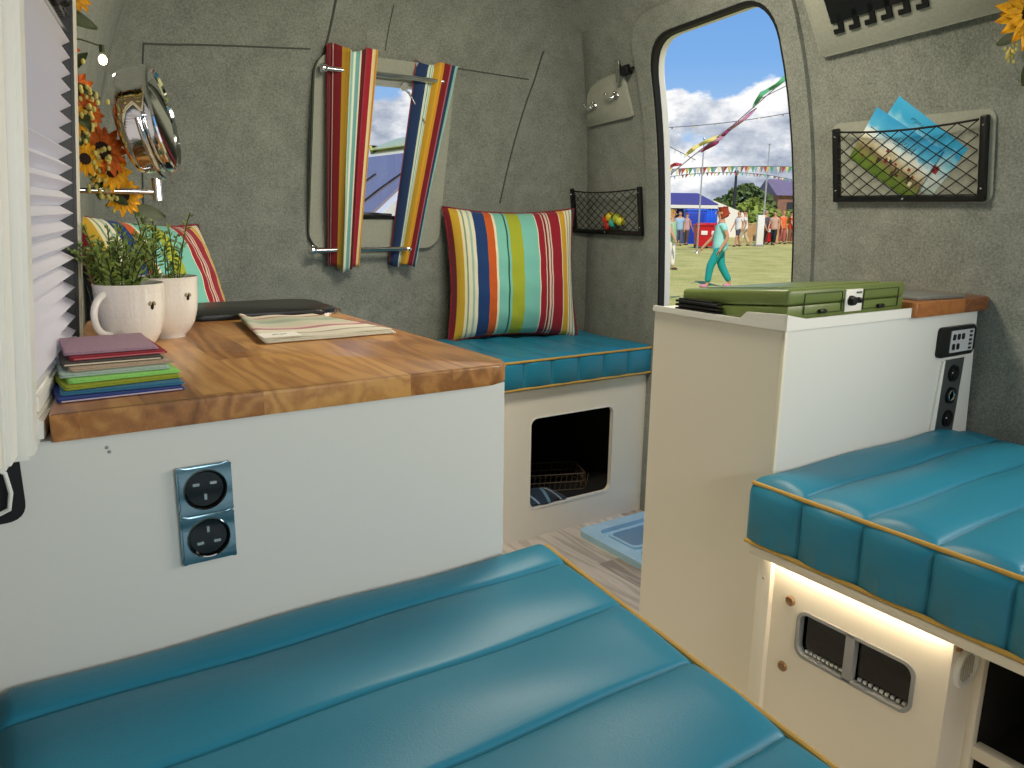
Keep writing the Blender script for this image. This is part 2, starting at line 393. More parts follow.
# ---------------------------------------------------------------- door opening
def door():
    inner = DOOR; cy = 1.70
    def exp(p, d):
        y, z = p; yy = y+(d if y > cy else -d)*(1 if z < 1.45 else min(1, abs(y-cy)/.25)); zz = z+(d if z > 1.45 else 0)*(1 if z > 1.56 else (z-1.45)/.11)
        return (yy, zz)
    root = struct(thing('door_1', 'x', 'door')); del root['label']; del root['category']
    def band(d0, d1, o0, o1, nm, m, th=.02):
        mb = MB(); n = len(inner); rows = []
        pts = []
        for i in range(n):       # densify long sides so that the band follows the wall
            a = inner[i]; b = inner[(i+1) % n]; k = max(1, int(math.hypot(a[0]-b[0], a[1]-b[1])/.06))
            pts += [(a[0]+(b[0]-a[0])*j/k, a[1]+(b[1]-a[1])*j/k) for j in range(k)]
        for p in pts:
            a = exp(p, d0); b = exp(p, d1)
            rows.append([mb.b.verts.new((wr(y, max(z, 0))-o, y, max(z, .0))) for (y, z), o in ((a, o0), (a, o1), (b, o1), (b, o0))])
        m_ = len(rows)
        for i in range(m_):
            A, B = rows[i], rows[(i+1) % m_]
            for k in range(4): mb.face([A[k], A[(k+1) % 4], B[(k+1) % 4], B[k]])
        return mb.build(nm, m, root, angle=50)
    band(-.001, .058, -.005, .016, 'surround', felt)
    band(-.010, .002, -.012, .012, 'rubber_seal', rubber)
    band(-.006, .001, -.042, -.014, 'outer_frame', plastic_w)
    # the door's threshold step, a blue moulded tray in the floor of the doorway
    t = thing('step_tray', 'pale blue moulded plastic step tray in the doorway floor', 'step', (1.80, 1.70, 0))
    mb = MB(); o = rrect(-.185, .19, -.30, .275, .03); i1 = rrect(-.135, .14, -.25, .225, .03); mb.ring(o, i1, .022)
    mb.prism(rrect(-.14, .145, -.255, .23, .03), .006); mb.build('tray_rim', bluep, t)
    mb = MB()
    for (a, b, c, d) in ((-.115, .12, .06, .205), (-.115, .12, -.09, .04), (-.115, .12, -.235, -.11)):
        mb.ring(rrect(a, b, c, d, .025), rrect(a+.012, b-.012, c+.012, d-.012, .02), .015)
    mb.build('tread_ridge', bluep, t)
    mb = MB()
    for (c, d) in ((.072, .193), (-.078, .028), (-.223, -.122)): mb.prism(rrect(-.103, .108, c, d, .02), .009)
    mb.build('tread_recess', bluep2, t)
door()

# ---------------------------------------------------------------- front window with curtains
def front_window():
    w = struct(thing('window_1', '', '')); del w['label']; del w['category']
    # raised felt surround following the lean of the wall
    def conf(outer, inner, d0, d1, nm, m):
        mb = MB(); n = len(outer); rows = []
        for i in range(n):
            rows.append([mb.b.verts.new((p[0], wf(p[1])-d, p[1])) for p, d in ((outer[i], d0), (outer[i], d1), (inner[i], d1), (inner[i], d0))])
        for i in range(n):
            A, B = rows[i], rows[(i+1) % n]
            for k in range(4): mb.face([A[k], A[(k+1) % 4], B[(k+1) % 4], B[k]])
        return mb.build(nm, m, w, angle=50)
    O = rrect(.915, 1.41, .965, 1.575, .06, 8); I = rrect(.985, 1.335, 1.065, 1.515, .05, 8)
    conf(O, I, -.01, .022, 'surround', felt_pad)
    conf(rrect(.9135, 1.4115, .9635, 1.5765, .061, 8), rrect(.9165, 1.4085, .9665, 1.5735, .059, 8), .0, .006, 'edge_trim', felt_dark)
    conf(rrect(.975, 1.345, 1.055, 1.525, .05, 8), rrect(.993, 1.327, 1.077, 1.505, .045, 8), -.05, .010, 'window_frame', plastic_w)
    mb = MB(); mb.prism(rrect(.98, 1.34, 1.06, 1.52, .05, 8), .004, Matrix.Rotation(R(0), 4, 'X') @ XZ(2.575))
    mb.build('pane', pane_m, w)
    mb = MB(); mb.box((1.0, wf(1.07)-.018, 1.066), (1.32, wf(1.07)+.01, 1.079), bev=.003); mb.build('rubber_seal', rubber, w)
    mb = MB(); mb.box((1.10, wf(1.08)-.035, 1.074), (1.165, wf(1.08)-.012, 1.090), bev=.005); mb.tube([(1.165, wf(1.08)-.025, 1.083), (1.21, wf(1.08)-.03, 1.081)], .006); mb.build('catch', black, w)
    mb = MB(); y0 = wf(1.5)-.03; mb.tube([(1.215, y0, 1.495), (1.235, y0-.005, 1.48), (1.30, y0+.01, 1.39)], .004); mb.lathe([(0, 0), (.012, 0), (.012, .014), (0, .014)], 14, orient((1.213, y0-.006, 1.497), (0, -1, 0)))
    mb.build('stay', steel, w)
front_window()
def rail(z, x0, x1, label, off):
    y = wf(z)-off; t = thing('curtain_rail', label, 'curtain rail', (x0, y, z), group=None)
    MB().tube([(0, 0, 0), (x1-x0, 0, 0)], .0085, 12).build('rod', chrome, t)
    for x in (0, x1-x0):
        mb = MB(); mb.lathe([(0, 0), (.013, 0), (.015, .006), (.013, .016), (0, .018)], 16, Matrix.Translation((x-.008 if x == 0 else x-.01, 0, 0)) @ Matrix.Rotation(R(90), 4, 'Y'))
        mb.build('finial', chrome, t)
    for x in (.02, x1-x0-.02):
        mb = MB(); mb.tube([(x, 0, 0), (x, off-.004, 0)], .005, 8); mb.lathe([(0, 0), (.016, 0), (.014, .005), (0, .006)], 16, Matrix.Translation((x, off-.002, 0)) @ Matrix.Rotation(R(90), 4, 'X'))
        mb.build('bracket', chrome, t)
    return y
yt = rail(1.523, .930, 1.345, 'chrome upper curtain rail across the top of the small window', .055)
yb = rail(.965, .915, 1.27, 'chrome lower curtain rail beneath the small window', .055)
SC = [('730e1a'), ('c2a53c'), ('cfe0c8'), ('1d3c6e'), ('c9571c'), ('7fc4b6'), ('a9b233'), ('e8dcae')]
st_left = stripes('striped_cloth_crimson', [(0, '660b15'), (.09, 'c08a8c'), (.105, '730e1a'), (.19, 'd9b7ac'), (.205, '730e1a'), (.30, 'b98f28'), (.36, 'c9a22e'), (.42, 'f0e6c0'), (.45, '6a9a92'), (.48, 'eee6cc'), (.51, '88bdb4'), (.56, 'dfe6d4'), (.59, '6fa8a4'), (.64, 'f0e8d4'), (.66, '7a1020'), (.80, '98142a'), (.93, 'ead9a0'), (.97, 'd39a3c')])
st_right = stripes('striped_cloth_navy', [(0, '9a2a1c'), (.05, '163058'), (.30, '1c3a66'), (.33, 'cfe0d0'), (.38, '5f9a98'), (.41, 'dfe8d8'), (.46, '7fb6ae'), (.50, 'e8e4c8'), (.53, 'd9a62c'), (.66, 'c88a24'), (.70, '730e1a'), (.79, 'b06070'), (.81, '1f3a5a'), (.87, '86c0ba'), (.95, 'e8e6d0')])
def curtain(label, top, bot, zt, zb, m, folds, cross, flip, ph=0.):
    (a0, a1), (b0, b1) = top, bot
    t = tag_o = None
    mb = MB()
    def f(u, v):
        z = zb+(zt-zb)*v; pinch = 1
        x0 = b0+(a0-b0)*v; x1 = b1+(a1-b1)*v
        w = .5-.5*cos(2*pi*(folds*u)+ph)
        x = x0+(x1-x0)*u+.006*sin(2*pi*folds*u+ph)
        zr = zt-.055; zl = zb+.06
        ybase = yb+(yt-yb)*(z-.965)/(1.523-.965)
        g = 1/(1+math.exp(-(u-cross)*22)); side = (1-g)*.016-g*.014
        if flip: side = g*.016-(1-g)*.014
        y = ybase+side+(.022*(w-.5) if (g < .5) != flip else -.022*w)*(.75+.25*sin(5*v+u*3))*abs(2*g-1)
        zz = z+(.010*sin(9*u+ph) if v in (0, 1) else 0)+.006*sin(7*u)
        return (x, y, zz)
    mb.grid(f, 70, 40)
    o = mb.build('curtain', m, recalc=False); md = o.modifiers.new('s', 'SOLIDIFY'); md.thickness = .0018
    return tag(o, label, 'curtain', 'curtains beside the small window')
curtain('gathered striped curtain hanging left of the small window, crimson at its edge', (.938, 1.088), (.968, 1.066), 1.585, .900, st_left, 3.2, .26, False, ph=.6)
curtain('gathered striped curtain slanting down right of the window, navy at its edge', (1.245, 1.385), (1.20, 1.29), 1.575, .905, st_right, 2.3, .60, False, ph=2.)

# ---------------------------------------------------------------- left window with pleated blind
def wp(y, z): return .025+.19*(y-.88)+.075*(z-.88)
def left_window():
    w = struct(thing('window_2', '', '')); del w['label']; del w['category']
    def fr(ya, yb_, za, zb, d, nm, m, y2=None):
        mb = MB(); vs = []
        for z in (za, zb):
            for y in (ya, yb_):
                vs.append(mb.b.verts.new((wl(y, z)-.01, y, z))); vs.append(mb.b.verts.new((wp(y, z)+d, y, z)))
        a = vs
        for q in ((0, 1, 3, 2), (4, 6, 7, 5), (0, 4, 5, 1), (2, 3, 7, 6), (0, 2, 6, 4), (1, 5, 7, 3)): mb.face([a[i] for i in q])
        bmesh.ops.bevel(mb.b, geom=list(mb.b.edges), offset=.004, segments=2, affect='EDGES')
        return mb.build(nm, m, w)
    fr(.868, .893, .875, 1.40, -.004, 'window_frame', plastic_c)
    fr(.840, .872, .862, 1.42, .002, 'surround', plastic_w)
    fr(.80, .842, .866, 1.44, -.010, 'outer_surround', plastic_w)
    fr(.77, .802, .868, 1.44, -.016, 'outer_surround', plastic_c)
    fr(1.292, 1.303, .895, 1.40, .002, 'window_frame', plastic_c)
    fr(1.278, 1.292, .905, 1.395, -.001, 'side_channel', black)
    fr(.893, 1.295, .892, .915, .0, 'window_sill', plastic_w); fr(.874, 1.30, .868, .894, .006, 'window_sill', plastic_w)
    fr(.893, 1.295, 1.375, 1.40, .002, 'window_frame', steel)
    fr(.893, 1.292, 1.352, 1.375, -.020, 'head_channel', black)
    fr(.893, 1.290, 1.345, 1.352, -.004, 'blind_rail', steel); fr(.893, 1.290, 1.325, 1.331, -.006, 'blind_rail', steel)
    mb = MB(); vs = [mb.b.verts.new((wl(y, z)-.02, y, z)) for y, z in ((.90, .95), (1.285, .95), (1.285, 1.33), (.90, 1.33))]; mb.face(vs); mb.build('pane', glass('tinted_pane', 'c4c8ce'), w)
    mb = MB(); x = wp(1.14, 1.35); mb.box((x-.010, 1.11, 1.336), (x+.006, 1.16, 1.346), bev=.004); mb.sphere((x+.004, 1.14, 1.34), .008, 8); mb.build('catch', black, w)
    # the pleated blind
    n = 20; mb = MB(); z0, z1 = .915, 1.325
    m = bpy.data.materials.new('pleated_fabric'); m.use_nodes = True; nn = m.node_tree.nodes; ll = m.node_tree.links; b = nn['Principled BSDF']
    b.inputs['Base Color'].default_value = lin('f4f2f6'); b.inputs['Roughness'].default_value = .8
    tl = nd(nn, 'ShaderNodeBsdfTranslucent'); tl.inputs[0].default_value = lin('f4f2fa'); ms = nd(nn, 'ShaderNodeMixShader'); ms.inputs[0].default_value = .45
    ll.new(b.outputs[0], ms.inputs[1]); ll.new(tl.outputs[0], ms.inputs[2]); ll.new(ms.outputs[0], nn['Material Output'].inputs[0])
    rows = []
    for i in range(2*n+1):
        z = z0+(z1-z0)*i/(2*n); d = -.003 if i % 2 else -.020
        rows.append([mb.b.verts.new((wp(y, z)+d, y, z)) for y in (.893, 1.09, 1.264)])
    for a, c in zip(rows, rows[1:]):
        for k in range(2): mb.face([a[k], a[k+1], c[k+1], c[k]])
    o = mb.build('pleated_blind', m, smooth=False); tag(o, 'white pleated blind drawn down over the window on the left wall', 'blind')
left_window()
# plain rear, side and roof windows behind the camera
def plain_window(n, frame, pane_pts):
    w = struct(thing('window_%d' % n, '', '')); del w['label']; del w['category']
    frame.build('window_frame', plastic_w, w)
mb = MB(); mb.ring(rrect(.07, 1.43, .99, 1.58, .08), rrect(.12, 1.38, 1.04, 1.53, .06), .05, XZ(-1.15)); plain_window(3, mb, None)
mb = MB(); mb.ring(rrect(-.58, .48, 1.05, 1.55, .08), rrect(-.53, .43, 1.10, 1.50, .06), .03, YZ(1.83)); plain_window(4, mb, None)

# ---------------------------------------------------------------- counter
def counter():
    t = thing('kitchen_counter', 'white kitchen counter unit on the left with a plain end face', 'cabinet', (.3, .883, 0))
    P = lambda x, y: (x-.3, y-.883)
    body = [P(-.044, .883), P(.583, .883), P(.555, 1.68), P(.12, 1.68)]
    mb = MB(); mb.prism([(a, b) for a, b in body], .868); mb.build('body', white, t, smooth=False)
    mb = MB(); mb.prism(rpoly([(-.33, .79), (-.292, .79), (-.293, .862), (-.33, .862)], [.001, .02, .004, .001]), .003, XZ(.0006)); mb.build('recess', black, t)
    mb = MB(); mb.tube([(-.325, -.012, .858), (-.306, -.014, .845), (-.3035, -.016, .825), (-.3065, -.014, .808), (-.325, -.012, .80)], .0022, 8); mb.build('cable_loop', plastic_w, t)
    for dx, dz in ((-.215, .853), (-.213, .848)):
        mb = MB(); mb.lathe([(0, 0), (.002, 0), (.0015, .001), (0, .0012)], 10, Matrix.Translation((dx, 0, dz)) @ Matrix.Rotation(R(90), 4, 'X')); mb.build('screw_cover', greyp, t)
    mb = MB(); w = [(.036, .874), (.592, .874), (.580, 1.695), (.30, 1.712), (.145, 1.60), (.098, 1.318)]
    mb.prism(rpoly(w, [.002, .035, .03, .03, .03, .01], 6), .028, Matrix.Translation((0, 0, .868)), bev=.004)
    tag(mb.build('worktop', oak, angle=35), 'oiled oak block worktop on the white counter at left', 'worktop')
counter()
def sockets():
    t = thing('double_socket', 'chrome double power socket with black round inserts on white counter face', 'socket', (.178, .8825, .762), (R(90), 0, 0))
    for s, up_ in ((1, 0), (-1, 1)):
        mb = MB(); cy = .0282*s; mb.ring(rrect(-.029, .029, cy-.028, cy+.028, .003, 6), rrect(-.021, .021, cy-.021, cy+.021, .0205, 6), .007)
        bmesh.ops.bevel(mb.b, geom=[e for e in mb.b.edges if e.calc_length() > .03], offset=.002, segments=2, affect='EDGES')
        p = mb.build('faceplate', chrome_d, t, angle=30)
        mb = MB(); mb.lathe([(0, .004), (.0195, .004), (.021, .0085), (.0222, .009), (.0225, .005)], 40, Matrix.Translation((0, cy, 0))); i = mb.build('insert', blackg, p)
        mb = MB(); mb.lathe([(.0205, .005), (.0225, .0095), (.0235, .0065)], 40, Matrix.Translation((0, cy, 0))); mb.build('insert_ring', chrome, p)
        k = 1 if up_ else -1
        mb = MB()
        for (a, b, w, h) in ((-.009, -.006*k, .0035, .0014), (.009, -.006*k, .0035, .0014), (0, .009*k, .0014, .0032)):
            mb.box((a-w, cy+b-h, .0035), (a+w, cy+b+h, .0052))
        mb.build('pin_slot', steel, p)
    t.scale = (1.02, 1.02, 1)
sockets()
def sink_lid():
    t = thing('sink', 'dark glass sink lid with rounded corners set in the oak worktop', 'sink', (.44, 1.60, .8965), (0, 0, R(-3)))
    mb = MB(); mb.prism(rrect(-.165, .145, -.125, .095, .05, 8), .010, bev=.003); mb.build('glass_lid', mat('smoked_glass', '17191b', .3, spec=.35), t)
    mb = MB(); mb.ring(rrect(-.172, .162, -.122, .107, .055, 8), rrect(-.16, .15, -.11, .095, .046, 8), .003); mb.build('rim', steel, t)
    for y in (-.07, .05):
        mb = MB(); mb.box((-.182, y-.014, 0), (-.158, y+.014, .014), bev=.003); mb.tube([(-.175, y-.018, .010), (-.175, y+.018, .010)], .006); mb.build('hinge', chrome, t)
sink_lid()

def loft_cloth(f, nu, nv, name, m, th=.0015, parent=None, uvf=None):
    mb = MB(); mb.grid(f, nu, nv, uvf=uvf); o = mb.build(name, m, parent, recalc=False)
    md = o.modifiers.new('s', 'SOLIDIFY'); md.thickness = th; md.offset = 1; return o
def folded_towel():
    m = stripes('printed_linen', [(0, 'c9c3ae'), (.12, '9a8f80'), (.16, 'd6cfb9'), (.3, 'a3606a'), (.36, 'c9b3a2'), (.45, 'b7b79f'), (.62, '8f9c86'), (.74, 'a8a98f'), (.86, '9a5a5a'), (.9, 'cfc7b0')], axis=0)
    t = thing('tea_towel', 'folded pale printed tea towel with a white label on oak worktop', 'tea towel', (.44, 1.33, .9155), (0, 0, R(3)))
    q = [(-.105, -.14), (.115, -.15), (.080, .10), (-.055, .12)]
    for k in range(3):
        mb = MB(); zz = k*.0024
        def f(u, v):
            a = V(q[0]).lerp(V(q[1]), u); b = V(q[3]).lerp(V(q[2]), u); p = a.lerp(b, v)
            h = .0015*sin(9*u+4*v)*(1 if k == 2 else .2)*(u*(1-u)*4)+(.007*math.exp(-((u-.03)/.07)**2)*v if k == 2 else 0)
            return (p.x-.002*k, p.y+.003*k, zz+h-.018)
        mb.grid(f, 40, 30, uvf=lambda u, v: (v, u)); g = mb.build('fold', m, t, recalc=False); md = g.modifiers.new('s', 'SOLIDIFY'); md.thickness = .0022; md.offset = 1
    mb = MB(); mb.box((-.095, -.143, -.0102), (-.035, -.10, -.0094), Matrix.Rotation(R(-4), 4, 'Z')); l = mb.build('label', mat('paper_white', 'f2efe6', .7), t); l['label'] = 'small white care label'
    mb = MB()
    for i in range(6): mb.box((-.075+.004*i, -.125+.002*(i % 3), -.0094), (-.073+.004*i, -.115, -.0091), Matrix.Rotation(R(-4), 4, 'Z'))
    mb.build('print', greyp, l)
folded_towel()
def cup(loc, rz, label):
    t = thing('teacup', label, 'cup', loc, (0, 0, rz), 'white honeycomb teacups'); t.scale = (.77, .77, .92)
    prof = [(0, .004), (.022, .004), (.024, 0), (.029, 0), (.030, .005), (.040, .012), (.050, .027), (.056, .047), (.059, .070), (.060, .098), (.0615, .104), (.0595, .105), (.0575, .098), (.0565, .070), (.053, .047), (.047, .030), (0, .012)]
    m = ceramic
    mb = MB(); mb.lathe(prof, 48); b = mb.build('bowl', m, t, angle=50)
    mb = MB(); pts = []
    for i in range(17):
        a = R(-95+190*i/16); pts.append((-.056-.030*cos(a)*(1 if i else 1)+.002*(i/16), 0, .060+.031*sin(a)))
    pts = [(-.050, 0, .028)]+pts[1:-1]+[(-.050, 0, .092)]
    mb.tube(pts, [.006]*len(pts), 12); mb.build('handle', m, t)
    mb = MB(); a = R(-60)-rz
    M_ = Matrix.Rotation(a, 4, 'Z') @ Matrix.Translation((.0585, 0, .072))
    mb.lathe([(.0035*sin(pi*i/8)*1, -.006*cos(pi*i/8)) for i in range(9)], 12, M_); bee = mb.build('bee_motif', seedm, t)
    mb = MB()
    for s in (-1, 1): mb.lathe([(.003*sin(pi*i/6), -.004*cos(pi*i/6)) for i in range(7)], 10, M_ @ Matrix.Translation((.001, .0045*s, .004)) @ Matrix.Rotation(R(40*s), 4, 'X'))
    mb.build('bee_wing', mat('pale_wing', 'a39a7c', .5), bee)
    return t
def honeycomb():
    n = ceramic.node_tree.nodes; l = ceramic.node_tree.links; t = nd(n, 'ShaderNodeTexCoord')
    v = nd(n, 'ShaderNodeTexVoronoi', feature='DISTANCE_TO_EDGE'); v.inputs['Scale'].default_value = 85; v.inputs['Randomness'].default_value = .25; l.new(t.outputs['Object'], v.inputs['Vector'])
    b = nd(n, 'ShaderNodeBump'); b.inputs['Strength'].default_value = .35; b.inputs['Distance'].default_value = .002; l.new(v.outputs[0], b.inputs['Height']); l.new(b.outputs[0], n['Principled BSDF'].inputs['Normal'])
honeycomb()
c1 = (.168, 1.238, .896); c2 = (.236, 1.335, .896)
cup(c1, R(38), 'white honeycomb teacup with handle to the left, nearer of the two')
cup(c2, R(-75), 'white honeycomb teacup behind the nearer cup, its handle out of sight')
def sprig(loc, label, n, h, spread, m, seed):
    rnd = random.Random(seed); t = thing('artificial_plant', label, 'plant', loc)
    st = MB(); lf = MB()
    for i in range(n):
        a = rnd.uniform(0, 2*pi); sp_ = rnd.uniform(.15, 1)*spread; hh = h*rnd.uniform(.6, 1)
        pts = [V((.018*cos(a), .018*sin(a), 0)).lerp(V((sp_*cos(a), sp_*sin(a), hh)), k/7)+V((0, 0, .02*sin(pi*k/7))) for k in range(8)]
        st.tube(pts, .0009, 5)
        for k in range(2, 26):
            u = k/26; j = min(6, int(u*7)); p = pts[j].lerp(pts[j+1], u*7-j); d = V((rnd.uniform(-1, 1), rnd.uniform(-1, 1), rnd.uniform(.1, 1))).normalized()
            s = d.orthogonal().normalized()*.0022; L_ = .017*(1.1-u*.6)
            vs = [lf.b.verts.new(q) for q in (p, p+d*L_*.5+s, p+d*L_, p+d*L_*.5-s)]; lf.face(vs)
    st.build('stem', leafm, t); lf.build('foliage', m, t, smooth=False)
sprig((.152, 1.245, .95), 'bushy artificial fern standing in the nearer white teacup', 46, .125, .070, fernm, 3)
sprig((.236, 1.352, .955), 'sparse green artificial sprig standing in the rear white teacup', 15, .14, .055, fernm, 5)
def napkins():
    cols = [('2a3f82', 'navy blue dashed-edge', 'the worktop'), ('35708f', 'mid blue', 'the navy napkin'), ('8f9a2c', 'olive green', 'the blue napkin'), ('8fcf6c', 'bright lime green', 'the olive napkin'),
            ('a3b8ac', 'pale grey green', 'the lime napkin'), ('b09c86', 'beige', 'the pale grey green napkin'), ('4a4642', 'charcoal and cream woven', 'the beige napkin'), ('8f2433', 'crimson', 'the charcoal napkin'), ('a58796', 'mauve', 'the crimson napkin, topmost of the stack')]
    z = .8965
    for i, (c, nm, on) in enumerate(cols):
        t = thing('napkin', f'folded {nm} napkin lying on {on}', 'napkin', (.112+.0008*i+(.003 if i % 2 else -.002), .985+.0125*i, z), (0, 0, R([-4, -7, 0, -2, -6, -3, -7, -4, -6][i]+5)), 'folded napkins stacked on worktop')
        m = mat('cloth_'+nm.replace(' ', '_'), c, .95, bump=.5, bscale=900, var=.25, vscale=600)
        hx, hy = .064-.0016*i, .062
        th = .0038
        for k in range(2):
            mb = MB()
            def f(u, v):
                # a folded layer: rounded front fold
                x = -hx+2*hx*u; a = v*pi
                return (x*(1-.01*k), -hy+.003*k+ (-.0016*sin(a) if 0 else 0), 0)
            mb.prism(rpoly([(-hx+.001*k, -hy), (hx-.002*k, -hy+.001), (hx-.003, hy), (-hx+.002, hy-.002)], .004, 3), .0017, Matrix.Translation((0, .0012*k, .0019*k)), bev=.0007)
            mb.build('fold', m, t)
        mb = MB(); mb.tube([(-hx+.004, -hy-.0002, .0014), (hx-.004, -hy+.0008, .0014)], .0009, 6); e = mb.build('hem_stitch', mat('stitch_'+nm.replace(' ', '_'), {'2a3f82': 'b8a9b6', '4a4642': 'd8cdb4', '8f2433': 'c46a70'}.get(c, c), .9), t)
        z += th+.0003
napkins()

# ---------------------------------------------------------------- cushions
def vinyl_cushion(name, label, x0, x1, y0, y1, z0, z1, seams, axis, pipes, cat='cushion', amp=.007, rad=.03, group=None, taper=0., er=.010):
    """channel-quilted box cushion; seams = positions across `axis` ('y': channels run along x)"""
    t = thing(name, label, cat, ((x0+x1)/2, (y0+y1)/2, z0), group=group)
    if axis == 'y': A0, A1, B0, B1 = x0, x1, y0, y1
    else: A0, A1, B0, B1 = y0, y1, x0, x1
    ha = (A1-A0)/2; h = z1-z0; ca, cb = (A0+A1)/2, (B0+B1)/2
    r = rad; prof = []
    def arc(cx, cz, a0, a1, n=7):
        for k in range(n+1): a = R(a0+(a1-a0)*k/n); prof.append((cx+r*cos(a), cz+r*sin(a), cos(a), sin(a)))
    arc(ha-r, h-r, 0, 90); arc(-ha+r, h-r, 90, 180); rb = .012; rs = r; r = rb
    arc(-ha+rb, rb, 180, 270, 3); arc(ha-rb, rb, 270, 360, 3)
    n = len(prof)
    # densify top
    P2 = []
    for i in range(n):
        a, b = prof[i], prof[(i+1) % n]; d = math.hypot(a[0]-b[0], a[1]-b[1]); k = max(1, int(d/.03))
        for j in range(k): q = [a[m]+(b[m]-a[m])*j/k for m in range(4)]; P2.append(q)
    edges = [B0]+sorted(s for s in seams if B0 < s < B1)+[B1]; stn = []
    for a, b in zip(edges, edges[1:]):
        w_ = b-a
        for q in (0, .0015, .003, .005, .009, .015, .025, .04): stn.append((a+min(q, w_*.4), a, b))
        for q in (.4, .5, .6): stn.append((a+w_*q, a, b))
        for q in (.04, .025, .015, .009, .005, .003, .0015): stn.append((b-min(q, w_*.39), a, b))
    stn.append((B1, edges[-2], B1)); stn = sorted(set(stn))
    mb = MB(); rings = []
    for (s, a, b) in stn:
        u = (s-a)/(b-a); e = min(s-B0, B1-s)
        dd = min(s-a, b-s); puff = amp*(1-abs(2*u-1)**2.2)-.0035*math.exp(-(dd/.0035)**2)*(0 if (s-B0 < .01 or B1-s < .01) else 1)
        k = 0 if e >= er else er*(1-sqrt(max(0, 1-((er-e)/er)**2)))
        ring = []
        for (pa, pz, na, nz) in P2:
            ww = puff*(1-.75*min(1, abs(2*na*nz))) if (nz > -.2) else 0.
            ln = math.hypot(na, nz) or 1
            wob = .002*sin(s*31+pa*17)
            qa, qz = pa+na/ln*(ww-k), pz+nz/ln*(ww-k+(wob if nz > .5 else 0)); qz = max(qz, 0)
            qa += taper*(s-B1)*(pa/ha+1)/2
            p = (qa+ca, s, qz) if axis == 'y' else (s, qa+ca, qz)
            ring.append(mb.b.verts.new((p[0]-(x0+x1)/2, p[1]-(y0+y1)/2, p[2])))
        rings.append(ring)
    m_ = len(P2)
    for A, B in zip(rings, rings[1:]):
        for k in range(m_): mb.face([A[k], A[(k+1) % m_], B[(k+1) % m_], B[k]])
    mb.face(rings[0]); mb.face(rings[-1]); mb.build('cover', teal, t, angle=60)
    cx, cy = (x0+x1)/2, (y0+y1)/2
    for pts in pipes:
        MB().tube([(p[0]-cx, p[1]-cy, p[2]-z0) for p in pts], .0042, 8).build('piping', gold, t)
    return t
def edge_pipe(fixed, axis, a, b, z, n=40, r=.02, turn=.02):
    """a piping run along a cushion edge; axis names the direction it runs in"""
    P = []
    for i in range(n+1):
        s = a+(b-a)*i/n; P.append((fixed, s, z) if axis == 'y' else (s, fixed, z))
    return P
# near bed cushion
def cpipe(x, rad, z1, a, b, sg, taper=0., lo=False, amp=.004):
    o = rad*.293-amp*.35; n = 60; zz = z1-o if not lo else z1
    return [((x-sg*(o if not lo else 0)+taper*((a+(b-a)*i/n)-b)), a+(b-a)*i/n, zz) for i in range(n+1)]
ys = [.812-.138*i for i in range(16)]
vinyl_cushion('bed_cushion', 'large teal vinyl bed cushion with mustard piping in the foreground', -.045, .662, -1.0, .880, .495, .612, ys, 'y',
              [cpipe(.662, .022, .612, -.99, .876, 1, .12), cpipe(.664, .022, .503, -.99, .876, 1, .12, True)], cat='cushion', amp=.007, rad=.022, taper=.12)
# right bed cushion
vinyl_cushion('bed_cushion', 'teal vinyl bed cushion with mustard piping on the right bunk', 1.133, 1.80, -1.0, .889, .498, .622, [.775-.115*i for i in range(16)], 'y',
              [cpipe(1.133, .024, .622, -.99, .884, -1), cpipe(1.129, .024, .505, -.99, .884, -1, 0, True)], amp=.010, rad=.024)
vinyl_cushion('back_cushion', 'dark teal vinyl strip cushion along the wall behind the right bunk', 1.802, 1.900, 0.1, .880, .50, .607, [.80-.2*i for i in range(10)], 'y', [], amp=.004, rad=.025)
# bench seat cushion
vinyl_cushion('bench_cushion', 'teal vinyl bench cushion with mustard piping below the striped pillow', .235, 1.978, 2.022, 2.50, .530, .632, [1.975-.113*i for i in range(1, 16)], 'x',
              [edge_pipe(2.022, 'x', .25, 1.975, .627), edge_pipe(2.019, 'x', .25, 1.975, .537), edge_pipe(1.978, 'y', 2.024, 2.2, .627, n=8)], amp=.006, rad=.018)

